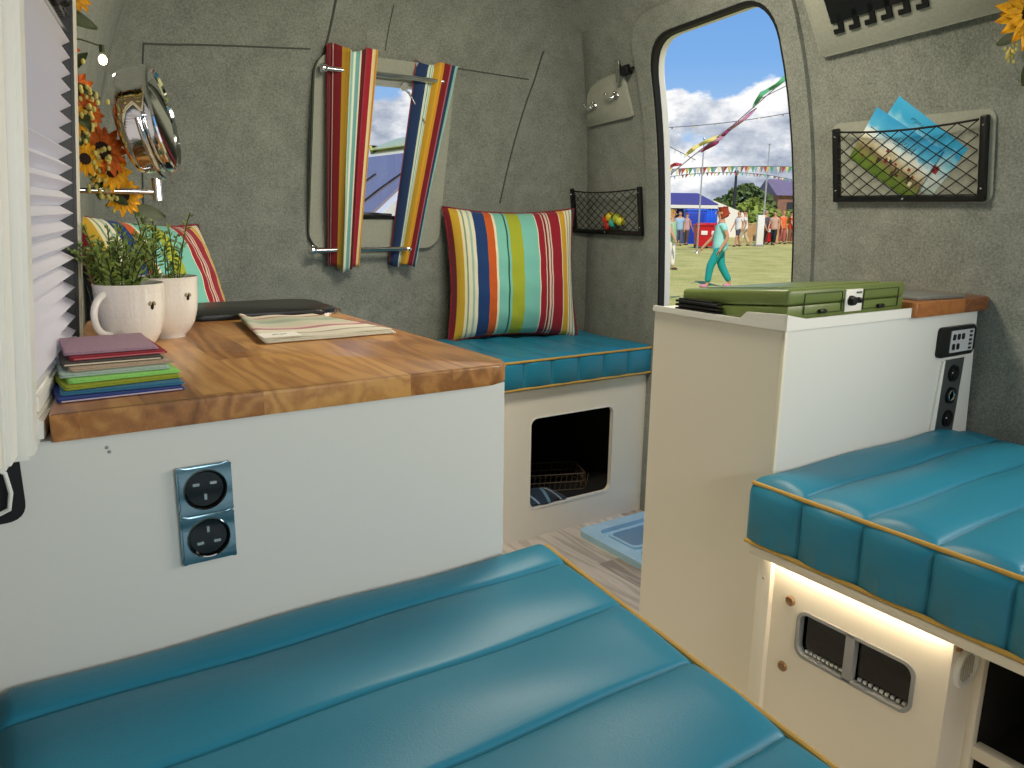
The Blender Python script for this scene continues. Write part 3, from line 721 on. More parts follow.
# ---------------------------------------------------------------- bench base
def bench():
    t = thing('storage_bench', 'cream bench seat base with a square cutout beneath the small window', 'bench', (1.1, 2.04, 0))
    mb = MB(); out = [(-.62, 0), (.905, 0), (.885, .525), (-.62, .525)]
    inn = rrect(1.455-1.1, 1.815-1.1, .108, .425, .025, 6)
    # panel with a hole: four strips plus corner fill through ring of matched outlines
    def ray_to_box(p, c):
        dx, dz = p[0]-c[0], p[1]-c[1]; ts = []
        if dx > 0: ts.append((.89-c[0])/dx)
        if dx < 0: ts.append((-.62-c[0])/dx)
        if dz > 0: ts.append((.525-c[1])/dz)
        if dz < 0: ts.append((0-c[1])/dz)
        k = min(ts); return (c[0]+dx*k, c[1]+dz*k)
    c = (.535, .266)
    pts = []
    for i in range(len(inn)):
        a, b = inn[i], inn[(i+1) % len(inn)]; k = max(1, int(math.hypot(a[0]-b[0], a[1]-b[1])/.03))
        pts += [(a[0]+(b[0]-a[0])*j/k, a[1]+(b[1]-a[1])*j/k) for j in range(k)]
    o2 = [ray_to_box(p, c) for p in pts]
    for cr in ((.89, .525), (-.62, .525), (-.62, 0), (.89, 0)):
        i = min(range(len(o2)), key=lambda i: math.hypot(o2[i][0]-cr[0], o2[i][1]-cr[1])); o2[i] = cr
    mb.ring(o2, pts, .015, XZ(.015)); mb.build('front_panel', cream, t, smooth=False)
    mb = MB(); mb.box((-.87, .016, .50), (.885, .45, .528)); mb.build('top_board', cream, t, smooth=False)
    mb = MB(); mb.ring([(p[0], p[1]) for p in rrect(1.455-1.1-.004, 1.815-1.1+.004, .104, .429, .028, 6)], inn, .003, XZ(.0005)); mb.build('cutout_edge', plastic_w, t)
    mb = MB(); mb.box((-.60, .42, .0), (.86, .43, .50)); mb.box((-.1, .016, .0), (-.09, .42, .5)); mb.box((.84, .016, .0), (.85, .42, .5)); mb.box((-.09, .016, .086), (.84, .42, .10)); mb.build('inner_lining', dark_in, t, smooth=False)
    # a wire basket and cloth inside
    k = thing('wire_basket', 'brown woven wire basket inside the bench cutout', 'basket', (1.66, 2.22, .101), (0, 0, R(-22)))
    mb = MB()
    for z in (.0, .03, .06): mb.tube([(x, y, z+.002) for x, y in rrect(-.13, .13, -.07, .07, .02)], .0025, 6, closed=True)
    for i in range(14):
        for y in (-.07, .07): mb.tube([(-.13+.02*i, y, .0), (-.13+.02*i+.01, y, .062)], .0015, 5)
    for i in range(7):
        for x in (-.13, .13): mb.tube([(x, -.07+.02*i, .0), (x, -.07+.02*i+.01, .062)], .0015, 5)
    mb.build('wire_frame', mat('brown_wire', '4f4230', .6), k)
    m = stripes('blue_check', [(0, '20384e'), (.2, '8fa4ae'), (.26, '1b2c3e'), (.5, '5d7f93'), (.56, '16222e'), (.8, '9cb0b4'), (.85, '1b2c3e')])
    def f(u, v): return (-.08+.16*u, -.06+.12*v, .012+.024*(sin(pi*u)*sin(pi*v))+.006*sin(11*u+5*v)*sin(pi*u))
    o = loft_cloth(f, 24, 20, 'folded_cloth', m, .004); o.location = (1.54, 2.105, .1005); tag(o, 'crumpled dark blue cloth lying at the front of the bench cutout', 'cloth')
bench()

# ---------------------------------------------------------------- pillows
PS = [(0, '7a1420'), (.035, 'c9a22e'), (.09, 'e8e0b4'), (.11, '7f9a84'), (.125, 'e6e2c4'), (.15, '9fc0b4'), (.165, 'e6e2c4'), (.19, '143a70'), (.27, 'c85a1c'), (.325, 'efe2c0'), (.34, '7cc4b4'), (.41, '2a5a3a'), (.42, '7cc4b4'), (.435, 'a6b02c'), (.53, '7cc4b4'), (.645, 'efe2c0'), (.655, '98142a'),
      (.70, 'e2c4b0'), (.71, '7a1420'), (.725, 'e2c4b0'), (.74, '5a2a4a'), (.75, 'e2c4b0'), (.76, '98142a'), (.845, 'efe2c0'), (.855, 'd9a62c'), (.90, 'efe8cc'), (.915, '9a9a6a'), (.925, 'efe8cc'), (.945, 'b0b08a'), (.955, 'efe8cc'), (.972, '1c3e5a')]
pil_m = stripes('striped_pillow_cloth', PS)
def pillow(label, M, w, h, th, sag=0.):
    t = thing('striped_pillow', label, 'pillow', group='striped scatter pillows'); t.matrix_world = M
    for s in (1, -1):
        mb = MB()
        def f(u, v):
            a, b = 2*u-1, 2*v-1
            pz = th*(max(0, (1-abs(a)**2.4))**.55)*(max(0, (1-abs(b)**2.4))**.55)
            cx = 1-.085*(1-b*b)*abs(a)**3; cy = 1-.09*(1-a*a)*abs(b)**3
            wr_ = .004*sin(8*a+3)*sin(pi*u)+.003*sin(15*b+a*6)
            return (a*w/2*cx, b*h/2*cy-(sag*a*a if b > 0 else 0), s*(pz+abs(wr_)*pz/th))
        mb.grid(f, 44, 44, uvf=lambda u, v: (u, v) if s > 0 else (1-u, v)); mb.build('front_cover' if s > 0 else 'back_cover', pil_m, t)
    P = []
    for k in range(4):
        for i in range(24):
            q = -1+2*i/24; a, b = [(q, -1), (1, q), (-q, 1), (-1, -q)][k]
            cx = 1-.085*(1-b*b)*abs(a)**3; cy = 1-.09*(1-a*a)*abs(b)**3; P.append((a*w/2*cx, b*h/2*cy-(sag*a*a if b > 0 else 0), .002*sin(7*q)))
    MB().tube(P, .004, 6, closed=True).build('edge_piping', mat('piping_stripe', '7a1c26', .8, var=.5, vscale=60), t)
    return t
pillow('bold striped square pillow standing on the teal bench beside the net pocket', orient((1.64, 2.44, .872), (-.28, -1, .16)), .515, .49, .095)
pillow('striped pillow in the far left corner behind the teacups', orient((.372, 2.17, .858), (.55, -.78, .38), (.10, 0, 1)), .415, .455, .09)

# ---------------------------------------------------------------- sunflowers and mirror
def sunflower(parent, loc, normal, r, m, name='flower'):
    M_ = orient(loc, normal); mb = MB()
    for ring, (n, rr, tilt) in enumerate(((15, r, .25), (13, r*.82, .5))):
        for i in range(n):
            a = 2*pi*(i+.5*ring)/n+random.uniform(-.08, .08); L_ = rr*random.uniform(.85, 1.05); w = rr*.17
            d = V((cos(a), sin(a), 0)); s = V((-sin(a), cos(a), 0))
            c = [(0, 0, r*.28), (.35, 1, r*.28), (.7, .85, r*.28), (1, 0, r*.28)]
            row = []
            for k in range(6):
                u = k/5; ww = w*sin(pi*min(1, u*.9+.12))**.8 if k < 5 else 0.0008; base = d*(r*.25+(L_-r*.25)*u); zz = tilt*r*(u*.8-u*u*.9)
                row.append([mb.b.verts.new(M_ @ (base+s*ww*q+V((0, 0, zz+abs(q)*.08*r)))) for q in (-1, 0, 1)])
            for A, B in zip(row, row[1:]):
                for q in range(2): mb.face([A[q], A[q+1], B[q+1], B[q]])
    f = mb.build(name, m, parent, recalc=False)
    mb = MB(); mb.lathe([(0, .16*r), (.18*r, .17*r), (.30*r, .12*r), (.34*r, .03*r), (.28*r, -.02*r), (0, -.03*r)], 20, M_); mb.build('seed_disc', seedm, f)
def leaf(parent, p, d, nrm, L_, w, m=None, name='leaf'):
    p, d = V(p), V(d).normalized(); s = d.cross(V(nrm)).normalized(); n = s.cross(d); mb = MB(); rows = []
    for k in range(8):
        u = k/7; ww = w*sin(pi*(u*.93+.04))**.75; c = p+d*L_*u-n*L_*.25*u*u
        rows.append([mb.b.verts.new(c+s*ww*q+n*abs(q)*w*.25) for q in (-1, 0, 1)])
    for A, B in zip(rows, rows[1:]):
        for q in range(2): mb.face([A[q], A[q+1], B[q+1], B[q]])
    mb.build(name, m or leafm, parent, recalc=False)
def hops(parent, p, n, r):
    mb = MB(); p = V(p)
    for i in range(int(n*1.4)):
        c = p+V((random.gauss(0, r*.35), random.gauss(0, r*.35), random.gauss(0, r*.6)-i*r*.04))
        mb.sphere(c, .003, 4, (1, 1, 1.5))
    mb.build('hop_spray', hop, parent)
def garland_left():
    t = thing('sunflower_garland', 'sunflower and leaf garland hanging beside the left window behind mirror', 'garland', (.1, 1.3, 1.4))
    t.location = (0, 0, 0)
    path = [(.10, 1.33, 1.50), (.105, 1.335, 1.40), (.12, 1.36, 1.32), (.13, 1.38, 1.25), (.14, 1.41, 1.19), (.16, 1.46, 1.14), (.19, 1.50, 1.115)]
    MB().tube(path, .0035, 6).build('stem', leafm, t)
    fl = [((.112, 1.335, 1.385), .036, petalo), ((.145, 1.345, 1.395), .030, petal), ((.118, 1.35, 1.32), .034, petalo), ((.135, 1.37, 1.265), .034, petalo), ((.150, 1.385, 1.235), .030, petalo), ((.172, 1.42, 1.185), .042, petalo), ((.185, 1.44, 1.155), .034, petal), ((.205, 1.49, 1.118), .036, petal), ((.145, 1.40, 1.17), .028, petal), ((.130, 1.36, 1.225), .028, petal)]
    for (x, y, z), r, m in fl: sunflower(t, (x, y, z), (.35, -1, .1), r, m)
    for i in range(44):
        u = i/44; j = min(5, int(u*6)); p = V(path[j]).lerp(V(path[j+1]), u*6-j)
        d = V((random.uniform(-.2, 1), random.uniform(-1, .6), random.uniform(-1, .8)))
        leaf(t, p, d, (0.3, -1, .3), random.uniform(.03, .055), random.uniform(.006, .013), random.choice((leafm, leafm, fernm)))
    leaf(t, (.115, 1.335, 1.365), (1, .1, -.12), (.2, -1, .5), .062, .013); leaf(t, (.21, 1.5, 1.095), (1, .1, -.1), (.2, -1, .5), .07, .014)
    for i in range(9):
        u = (i+.3)/9; j = min(5, int(u*6)); p = V(path[j]).lerp(V(path[j+1]), u*6-j); hops(t, p+V((random.uniform(0, .03), -.02, 0)), 14, .022)
    # one lit fairy light
    p = V((.190, 1.45, 1.325)); b = thing('fairy_light', 'small lit fairy light among the sunflowers near the mirror', 'fairy light', p)
    MB().sphere((0, 0, 0), .0065, 8, (1, 1, 1.2)).build('bulb', mat('warm_bulb', 'fff0c0', .3, emit='fff0c4', estr=9), b)
    mb = MB(); mb.tube([(0, 0, .010), (0, 0, .022)], .004, 8); mb.tube([(0, 0, .02), (-.03, -.01, .025), (-.075, -.02, .02)], .0013, 6); mb.build('wire', leafm, b)
garland_left()
def garland_right():
    t = thing('sunflower_garland', 'sunflower hanging at the upper right corner above the leaflets', 'garland')
    def at(y, z, d): return (wr(y, z)-d, y, z)
    MB().tube([at(.78, 1.60, .03), at(.80, 1.52, .05), at(.80, 1.44, .05), at(.80, 1.38, .04)], .003, 6).build('stem', leafm, t)
    sunflower(t, at(.795, 1.492, .07), (-.9, -.9, -.1), .070, petal)
    sunflower(t, at(.70, 1.52, .06), (-1, -.7, 0), .05, petal)
    leaf(t, at(.83, 1.46, .04), (-.1, 1, -.1), (-1, 0, .3), .05, .012); leaf(t, at(.80, 1.42, .04), (0, .5, -1), (-1, 0, .3), .06, .014); leaf(t, at(.77, 1.42, .04), (0, -.6, -1), (-1, 0, .3), .06, .014)
    for p, n in ((at(.845, 1.437, .05), 16), (at(.795, 1.41, .06), 18), (at(.76, 1.44, .06), 14)): hops(t, p, n, .016)
garland_right()
def mirror():
    c = V((.254, 1.44, 1.238)); n = V((.91, -.38, .17)).normalized()
    bz = 1.124; bx = wl(1.45, bz)
    t = thing('shaving_mirror', 'round chrome shaving mirror on a wall arm beside the sunflowers', 'mirror', (0, 0, 0))
    mb = MB(); mb.lathe([(0, 0), (.020, 0), (.020, .008), (.014, .012), (0, .012)], 20, Matrix.Translation((bx-.002, 1.45, bz)) @ Matrix.Rotation(R(90), 4, 'Y')); mb.box((bx+.006, 1.443, bz-.022), (bx+.02, 1.457, bz+.022), bev=.003); mb.build('wall_bracket', chrome, t)
    MB().tube([(bx+.015, 1.45, bz), (c.x, 1.45, bz)], .005, 12).tube([(c.x, 1.45, bz-.014), (c.x, 1.45, bz+.022)], .0085, 14).build('arm', chrome, t)
    M_ = orient(c, n); R_ = .083
    MB().tube([M_ @ V((R_*1.10*cos(a), R_*1.10*sin(a), -.002)) for a in [R(180+180*i/24) for i in range(25)]], .0045, 10).build('yoke', chrome, t)
    for s in (-1, 1): MB().tube([M_ @ V((s*R_*.98, 0, -.002)), M_ @ V((s*R_*1.16, 0, -.002))], .006, 10).build('pivot', chrome, t)
    mb = MB(); prof = [(R_*.90, .0155), (R_*.95, .020), (R_, .018), (R_*1.02, .010), (R_*.985, .004), (R_*1.0, -.006), (R_*.97, -.018), (R_*.985, -.026), (R_*.95, -.036), (R_*.86, -.041)]
    mb.lathe(prof, 56, M_); mb.build('rim', chrome, t)
    MB().lathe([(0, .0162), (R_*.935, .0162)], 56, M_).build('front_glass', mirror_m, t)
    MB().lathe([(0, -.040), (R_*.87, -.040)], 56, M_).build('back_glass', mirror_m, t)
mirror()

# ---------------------------------------------------------------- right wall fittings
def wallmat(y, z, d=0.):
    """frame on the right wall: local x -> -y (to the right in view), y -> up, z -> into the room"""
    e = .02; p = V((wr(y, z), y, z)); ty = (V((wr(y-e, z), y-e, z))-V((wr(y+e, z), y+e, z))).normalized(); tz = (V((wr(y, z+e), y, z+e))-V((wr(y, z-e), y, z-e))).normalized()
    n = ty.cross(tz).normalized(); tz = n.cross(ty)
    m = Matrix((ty, tz, n)).transposed().to_4x4(); m.translation = p+n*d; return m
netm = mat('black_net_cord', '0c0c0c', .8)
def pocket(M_, w, h, label, nx, nz, backing=True):
    t = thing('net_pocket', label, 'net pocket', group=None); t.matrix_world = M_
    if backing: MB().prism(rrect(-w/2-.008, w/2+.010, -h/2-.004, h/2+.012, .02), .004).build('backing', felt_pad, t)
    mb = MB(); b = .016
    out = [(-w/2, h/2), (-w/2, -h/2), (w/2, -h/2), (w/2, h/2)]
    mb.prism(rpoly([(-w/2, -h/2), (w/2, -h/2), (w/2, -h/2+b), (-w/2, -h/2+b)], .004, 3), .014, Matrix.Translation((0, 0, .003)), bev=.003)
    for s in (-1, 1): x = s*(w/2-b/2); mb.prism(rpoly([(x-b/2, -h/2), (x+b/2, -h/2), (x+b/2, h/2), (x-b/2, h/2)], .004, 3), .016, Matrix.Translation((0, 0, .003)), bev=.003)
    mb.build('frame', black, t)
    mb = MB(); x0, x1, z0, z1 = -w/2+b, w/2-b, -h/2+b, h/2-.006
    def bulge(x, y): return .020+.012*(1-(2*x/w)**2)*(.4+.6*(y-z0)/(z1-z0))
    cw = (x1-x0)/nx; ch = (z1-z0)/nz
    def sagz(x): return -.010*(1-(2*x/w)**2)
    for s in (-1, 1):
        for k in range(-nz, nx+nz):
            P = []
            for j in range(nz+1):
                x = x0+(k+ (j if s > 0 else -j+nz*0))*cw; 
                if s < 0: x = x0+(k+nz-j)*cw-nz*cw*0
                y = z0+j*ch
                if x0-1e-6 <= x <= x1+1e-6: P.append((x, y+sagz(x)*(j/nz), bulge(x, y)))
            if len(P) > 1: mb.tube(P, .0013, 5)
    mb.tube([(x0+(x1-x0)*i/16, z1+sagz(x0+(x1-x0)*i/16), bulge(x0+(x1-x0)*i/16, z1)) for i in range(17)], .0025, 6)
    mb.build('net', netm, t)
    mb = MB()
    for x, y in ((-w/2+b/2, h/2-.02), (-w/2+b/2, -h/2+.03), (w/2-b/2, h/2-.02), (w/2-b/2, -h/2+.03), (0, -h/2+b/2)):
        mb.lathe([(0, .0205), (.002, .020), (.003, .0185)], 10, Matrix.Translation((x, y, 0)))
    mb.build('screw', steel, t)
    return t
PM1 = wallmat(1.103, 1.232, .004)
pocket(PM1, .395, .188, 'large black net pocket holding two leaflets on the wall above the cabinet', 8, 5)
PM2 = wallmat(2.295, 1.108, .004)
pocket(PM2, .42, .172, 'small black net pocket on the wall beside the striped pillow', 9, 5, False)
def leaflet(x, y, rz, z, w, h, label, pic):
    t = thing('leaflet', label, 'leaflet', group='leaflets in the net pocket'); t.matrix_world = PM1 @ Matrix.Translation((x, y, z)) @ Matrix.Rotation(R(rz), 4, 'Z')
    m = bpy.data.materials.new('leaflet_print'); m.use_nodes = True; n = m.node_tree.nodes; l = m.node_tree.links; b = n['Principled BSDF']; b.inputs['Roughness'].default_value = .35
    tcx = nd(n, 'ShaderNodeTexCoord'); s = nd(n, 'ShaderNodeSeparateXYZ'); l.new(tcx.outputs['Object'], s.inputs[0]); nn_ = noise(n, l, tcx.outputs['Object'], 28, 4)
    f = math_(n, l, 'ADD', math_(n, l, 'DIVIDE', s.outputs[1], h), math_(n, l, 'MULTIPLY', math_(n, l, 'SUBTRACT', nn_, .5), pic))
    l.new(ramp(n, l, f, [(.0, '55702a'), (.0001, '5c7a2a'), (.18, '7c9440'), (.3, '8a7a58'), (.42, 'cfc6a2'), (.5, 'e6e6d8'), (.62, 'd8ecf2'), (.72, '58b4dc'), (.95, '2f9ad0')] if pic < .4 else [(0, 'bcd0c8'), (.3, 'd8e6e6'), (.6, '9cd4e6'), (.8, '36a6d6')]), b.inputs['Base Color'])
    MB().box((0, 0, 0), (w, h, .0018), bev=.0004).build('cover', m, t)
    MB().box((.001, .001, -.0012), (w-.001, h-.001, -.0001)).build('pages', mat('paper', 'e8e6da', .7), t)
    return t
t = leaflet(-.153, .020, -34, .007, .205, .14, 'blue-topped leaflet with green field picture, nearer one in the wall net pocket', .35)
mb = MB()
for i in range(9): mb.tube([(.085+.007*i, .098+.004*sin(i*2.1), .0021), (.089+.007*i, .107+.004*sin(i*1.7), .0021)], .0009, 4)
mb.tube([(.085, .092, .0021), (.145, .094, .0021)], .0007, 4)
mb.build('title_script', mat('dark_print', '2a4a4a', .6), t)
mb = MB()
for i in range(14): mb.box((.012+.004*i, .092, .0018), (.0145+.004*i, .095, .0021))
mb.build('title_line', mat('dark_ink', '20302e', .6), t)
rnd = random.Random(2)
for c in ('8e3a2a', 'd8d2b4', '4a3a2a'):
    pm_ = mat('print_'+c, c, .5)
    for i in range(8): x, y = rnd.uniform(.02, .18), rnd.uniform(.02, .07); MB().box((x, y, .0018), (x+rnd.uniform(.004, .010), y+rnd.uniform(.004, .014), .0020)).build('printed_figure', pm_, t)
t2 = leaflet(-.105, .045, -38, .003, .215, .14, 'second blue leaflet tucked behind the nearer leaflet in the net pocket', .5)
mb = MB(); mb.box((.17, .05, .0018), (.19, .068, .0021)); mb.build('red_badge', mat('print_red', 'a03a3a', .5), t2)
mb = MB()
for i in range(6): mb.tube([(.06+.006*i, .115+.003*sin(i*2.1), .0021), (.063+.006*i, .122, .0021)], .0009, 4)
mb.build('title_script', mat('dark_print2', '2a6a8a', .6), t2)
def toy():
    for i, (x, y, c, nm) in enumerate(((.015, -.03, 'b8321e', 'red'), (.036, -.020, 'c8b428', 'yellow'), (.052, -.042, '3aa08c', 'turquoise'), (.075, -.026, '9aaa2c', 'lime green'), (.095, -.034, 'c9c23a', 'pale yellow'), (.022, -.052, 'a02818', 'dark red'))):
        mb = MB(); mb.sphere((0, 0, 0), .0165, 10)
        for a in (0, 60, 120): mb.tube([Matrix.Rotation(R(a), 3, 'Z') @ V((.0168*cos(q), 0, .0168*sin(q))) for q in [2*pi*k/20 for k in range(20)]], .0012, 5, closed=True)
        o = mb.build('toy_ball', mat('ball_'+nm.replace(' ', '_'), c, .4), loc=PM2 @ V((x, y-.0, .018)))
        tag(o, f'small {nm} ball inside the net pocket by the pillow', 'ball', 'coloured balls in the net pocket')
toy()
def key_panel():
    M_ = wallmat(1.048, 1.60, .004); t = thing('coat_rack', 'grey felt board with a black hook strip at the top right', 'rack'); t.matrix_world = M_
    MB().prism(rpoly([(-.275, -.112), (.36, -.075), (.36, .11), (-.295, .11)], [.012, .02, .02, .02]), .016, bev=.003).build('board', felt_pad, t)
    mb = MB(); mb.prism([(-.222, -.035), (.10, -.012), (.10, .10), (-.235, .10)], .006, Matrix.Translation((0, 0, .016)), bev=.001); mb.build('hook_strip', black, t)
    for i in range(6):
        x = -.205+.043*i; mb = MB(); zz = -.033+.003*i
        mb.prism([(x, zz+.02), (x+.013, zz+.02), (x+.013, zz-.026), (x-.014, zz-.028), (x-.014, zz-.016), (x, zz-.016)], .006, Matrix.Translation((0, 0, .016))); mb.build('hook', black, t)
key_panel()
def hook_board():
    t = thing('hook_board', 'small grey felt board with two chrome hooks left of the doorway', 'hook board'); t.matrix_world = wallmat(2.205, 1.478, .004)
    MB().prism(rpoly([(-.145, -.068), (.118, -.054), (.112, .095), (.0, .088), (-.10, .055)], [.006, .006, .01, .05, .05]), .012, bev=.003).build('board', felt_pad, t)
    for x, y in ((-.075, .000), (.058, .022)):
        mb = MB(); mb.lathe([(0, 0), (.014, 0), (.012, .004), (0, .005)], 16, Matrix.Translation((x, y, .012)))
        for s in (-1, 1): mb.tube([(x, y, .014), (x+.008*s, y-.002, .028), (x+.020*s, y+.002, .034), (x+.024*s, y+.012, .036)], .0035, 8); mb.sphere((x+.024*s, y+.014, .036), .006, 6)
        mb.build('hook', steel, t)
    t = thing('door_stay', 'short chrome and black handle above the hook board by the door', 'handle'); t.matrix_world = wallmat(2.085, 1.570, .004)
    mb = MB(); mb.box((-.008, -.035, .02), (.008, .040, .034), Matrix.Rotation(R(-20), 4, 'Z'), bev=.003); mb.build('grip', steel, t)
    mb = MB(); mb.box((.004, -.02, 0), (.034, .014, .022), bev=.004); mb.tube([(.03, -.002, .01), (.055, 0, .01)], .005); mb.build('mount', black, t)
hook_board()

# ---------------------------------------------------------------- right cabinet
def cabinet():
    t = thing('cabinet', 'tall cream cabinet beside the doorway with controls on its end', 'cabinet', (1.202, .892, 0))
    mb = MB(); mb.prism([(0, 0), (.015, 0), (.015, .336), (0, .336)], .893); mb.build('side_panel', cream, t, smooth=False)
    f = [(0.0, 0), (.712, 0), (.715, .60), (.690, .893), (.0, .893)]
    mb = MB(); mb.prism([(x+.006, z) for x, z in f], .014, XZ(.012)); mb.build('front_panel', white, t, smooth=False)
    mb = MB(); mb.prism([(.015, .004), (.68, .004), (.69, .336), (.015, .336)], .885); mb.build('carcass', dark_in, t, smooth=False)
    mb = MB(); mb.box((-.001, -.003, 0), (.006, .004, .893), bev=.001); mb.build('edge_trim', plastic_c, t)
    mb = MB(); mb.prism(rpoly([(.405, -.018), (.735, -.02), (.735, .32), (.405, .32)], [.004, .045, .02, .004]), .030, Matrix.Translation((0, 0, .8935)), bev=.004)
    o = mb.build('worktop', oak2, loc=(1.202, .892, 0)); tag(o, 'small dark wooden shelf top on the cabinet right of the green stove', 'worktop')
    o = MB().box((.0, 0, 0), (.17, .15, .008), bev=.003).build('slate_board', mat('grey_slate', '6f726e', .35), loc=(1.66, .905, .9237), rot=(0, 0, R(-6))); tag(o, 'thin grey slate board lying on the dark wooden shelf top', 'board')
    # controls
    c = thing('control_panel', 'black-framed control panel with icon keys on the cabinet end', 'control panel', (1.812, .8925, .828), (R(90), 0, 0))
    MB().prism(rrect(-.078, .074, -.034, .034, .010), .012, bev=.004).build('bezel', black, c)
    MB().prism(rrect(-.038, .062, -.025, .025, .003), .002, Matrix.Translation((0, 0, .0115))).build('display', mat('grey_display', 'b8bcc0', .3), c)
    for i, (x, y) in enumerate(((-.024, .010), (-.005, .010), (.014, .010), (-.024, -.012), (-.005, -.012))):
        MB().prism(rrect(x-.006, x+.006, y-.007, y+.007, .004), .0016, Matrix.Translation((0, 0, .0132))).build('button', black, c)
    for i in range(5): MB().prism(rrect(.042, .054, .019-.0095*i-.0025, .019-.0095*i+.0025, .001), .0012, Matrix.Translation((0, 0, .0132))).build('indicator', black, c)
    c = thing('socket_strip', 'grey strip of round charging sockets below the control panel', 'socket', (1.822, .8905, .70), (R(90), 0, 0))
    MB().prism([(-.047, .085), (.040, .085), (.030, -.092), (-.055, -.092)], .004, bev=.001).build('backplate', mat('dark_steel', '5c6264', .35, .6), c)
    MB().prism([(-.056, .085), (-.047, .085), (-.055, -.092), (-.074, -.092)], .006, bev=.001).build('edge_strip', plastic_w, c)
    for y, q in ((.052, 1), (0, 0), (-.055, 1)):
        mb = MB(); mb.lathe([(0, .004), (.014, .004), (.015, .010), (.019, .010), (.020, .004)], 24, Matrix.Translation((-.006, y, 0))); s = mb.build('charging_socket', black, c)
        if not q: MB().lathe([(.010, .008), (.012, .011), (.014, .008)], 24, Matrix.Translation((-.006, y, 0))).build('metal_ring', chrome, s)
        else: MB().lathe([(0, .012), (.012, .0115), (.014, .009)], 20, Matrix.Translation((-.006, y, 0))).build('cap', blackg, s)
cabinet()
def wedge(o, k=.085):
    for v in o.data.vertices: v.co.z -= max(0, v.co.y)*k*min(1, v.co.z/.03)
def stove():
    tr = thing('stove_tray', 'white stepped plastic tray under the green camping stove', 'tray', (1.202, .892, .8935))
    mb = MB(); mb.box((-.005, -.006, 0), (.405, .340, .008), bev=.002); mb.build('base', plastic_w, tr)
    mb = MB(); mb.prism([(-.006, 0), (.407, 0), (.407, .020), (.05, .020), (-.006, .030)], .006, XZ(-.002)); mb.build('front_rim', plastic_w, tr)
    mb = MB(); mb.prism([(-.0015, 0), (.336, 0), (.336, .012), (.10, .012), (.085, .026), (-.0015, .030)], .006, YZ(-.006)); mb.build('side_rim', plastic_w, tr)
    t = thing('camping_stove', 'olive green camping stove case with black knobs on a white tray', 'stove', (1.222, .905, .9017))
    mb = MB(); mb.box((0, 0, 0), (.385, .265, .034), bev=.004); wedge(mb.build('case', stove_g, t))
    mb = MB(); mb.box((-.001, -.001, .0345), (.386, .266, .066), bev=.008, seg=3); wedge(mb.build('lid', stove_g, t))
    mb = MB(); mb.prism(rrect(.03, .355, .03, .235, .02), .0025, Matrix.Translation((0, 0, .0655)), bev=.001); wedge(mb.build('lid_panel', stove_g, t))
    mb = MB(); mb.ring(rrect(.045, .165, .016, .056, .002), rrect(.047, .163, .018, .054, .002), .0015, XZ(-.001)); mb.ring(rrect(.235, .36, .016, .056, .002), rrect(.237, .358, .018, .054, .002), .0015, XZ(-.001)); mb.build('panel_line', mat('dark_olive', '3a4a20', .5), t)
    for x in (.10, .295):
        mb = MB(); mb.box((x-.010, -.008, .016), (x+.010, -.001, .024), bev=.002); mb.build('latch', black, t)
    mb = MB(); mb.box((.172, -.004, .014), (.228, -.0008, .058), bev=.001); p = mb.build('control_plate', plastic_w, t)
    for x, rr in ((.188, .010), (.213, .006)):
        mb = MB(); mb.lathe([(0, .012), (rr*.8, .011), (rr, .004), (rr, 0)], 20, Matrix.Translation((x, -.0038, .036)) @ Matrix.Rotation(R(90), 4, 'X')); mb.build('knob', black, p)
    mb = MB()
    for i in range(4): mb.box((.206+.005*i, -.0046, .049), (.209+.005*i, -.004, .053))
    mb.build('scale_marks', black, p)
    mb = MB()
    for i in range(3): mb.box((-.024, .150, .002+.008*i), (-.002, .262, .007+.008*i), bev=.002)
    for i in range(3): mb.box((-.017, .168, .004+.008*i), (-.002, .258, .010+.008*i))
    mb.build('gas_vent', black, t)
stove()

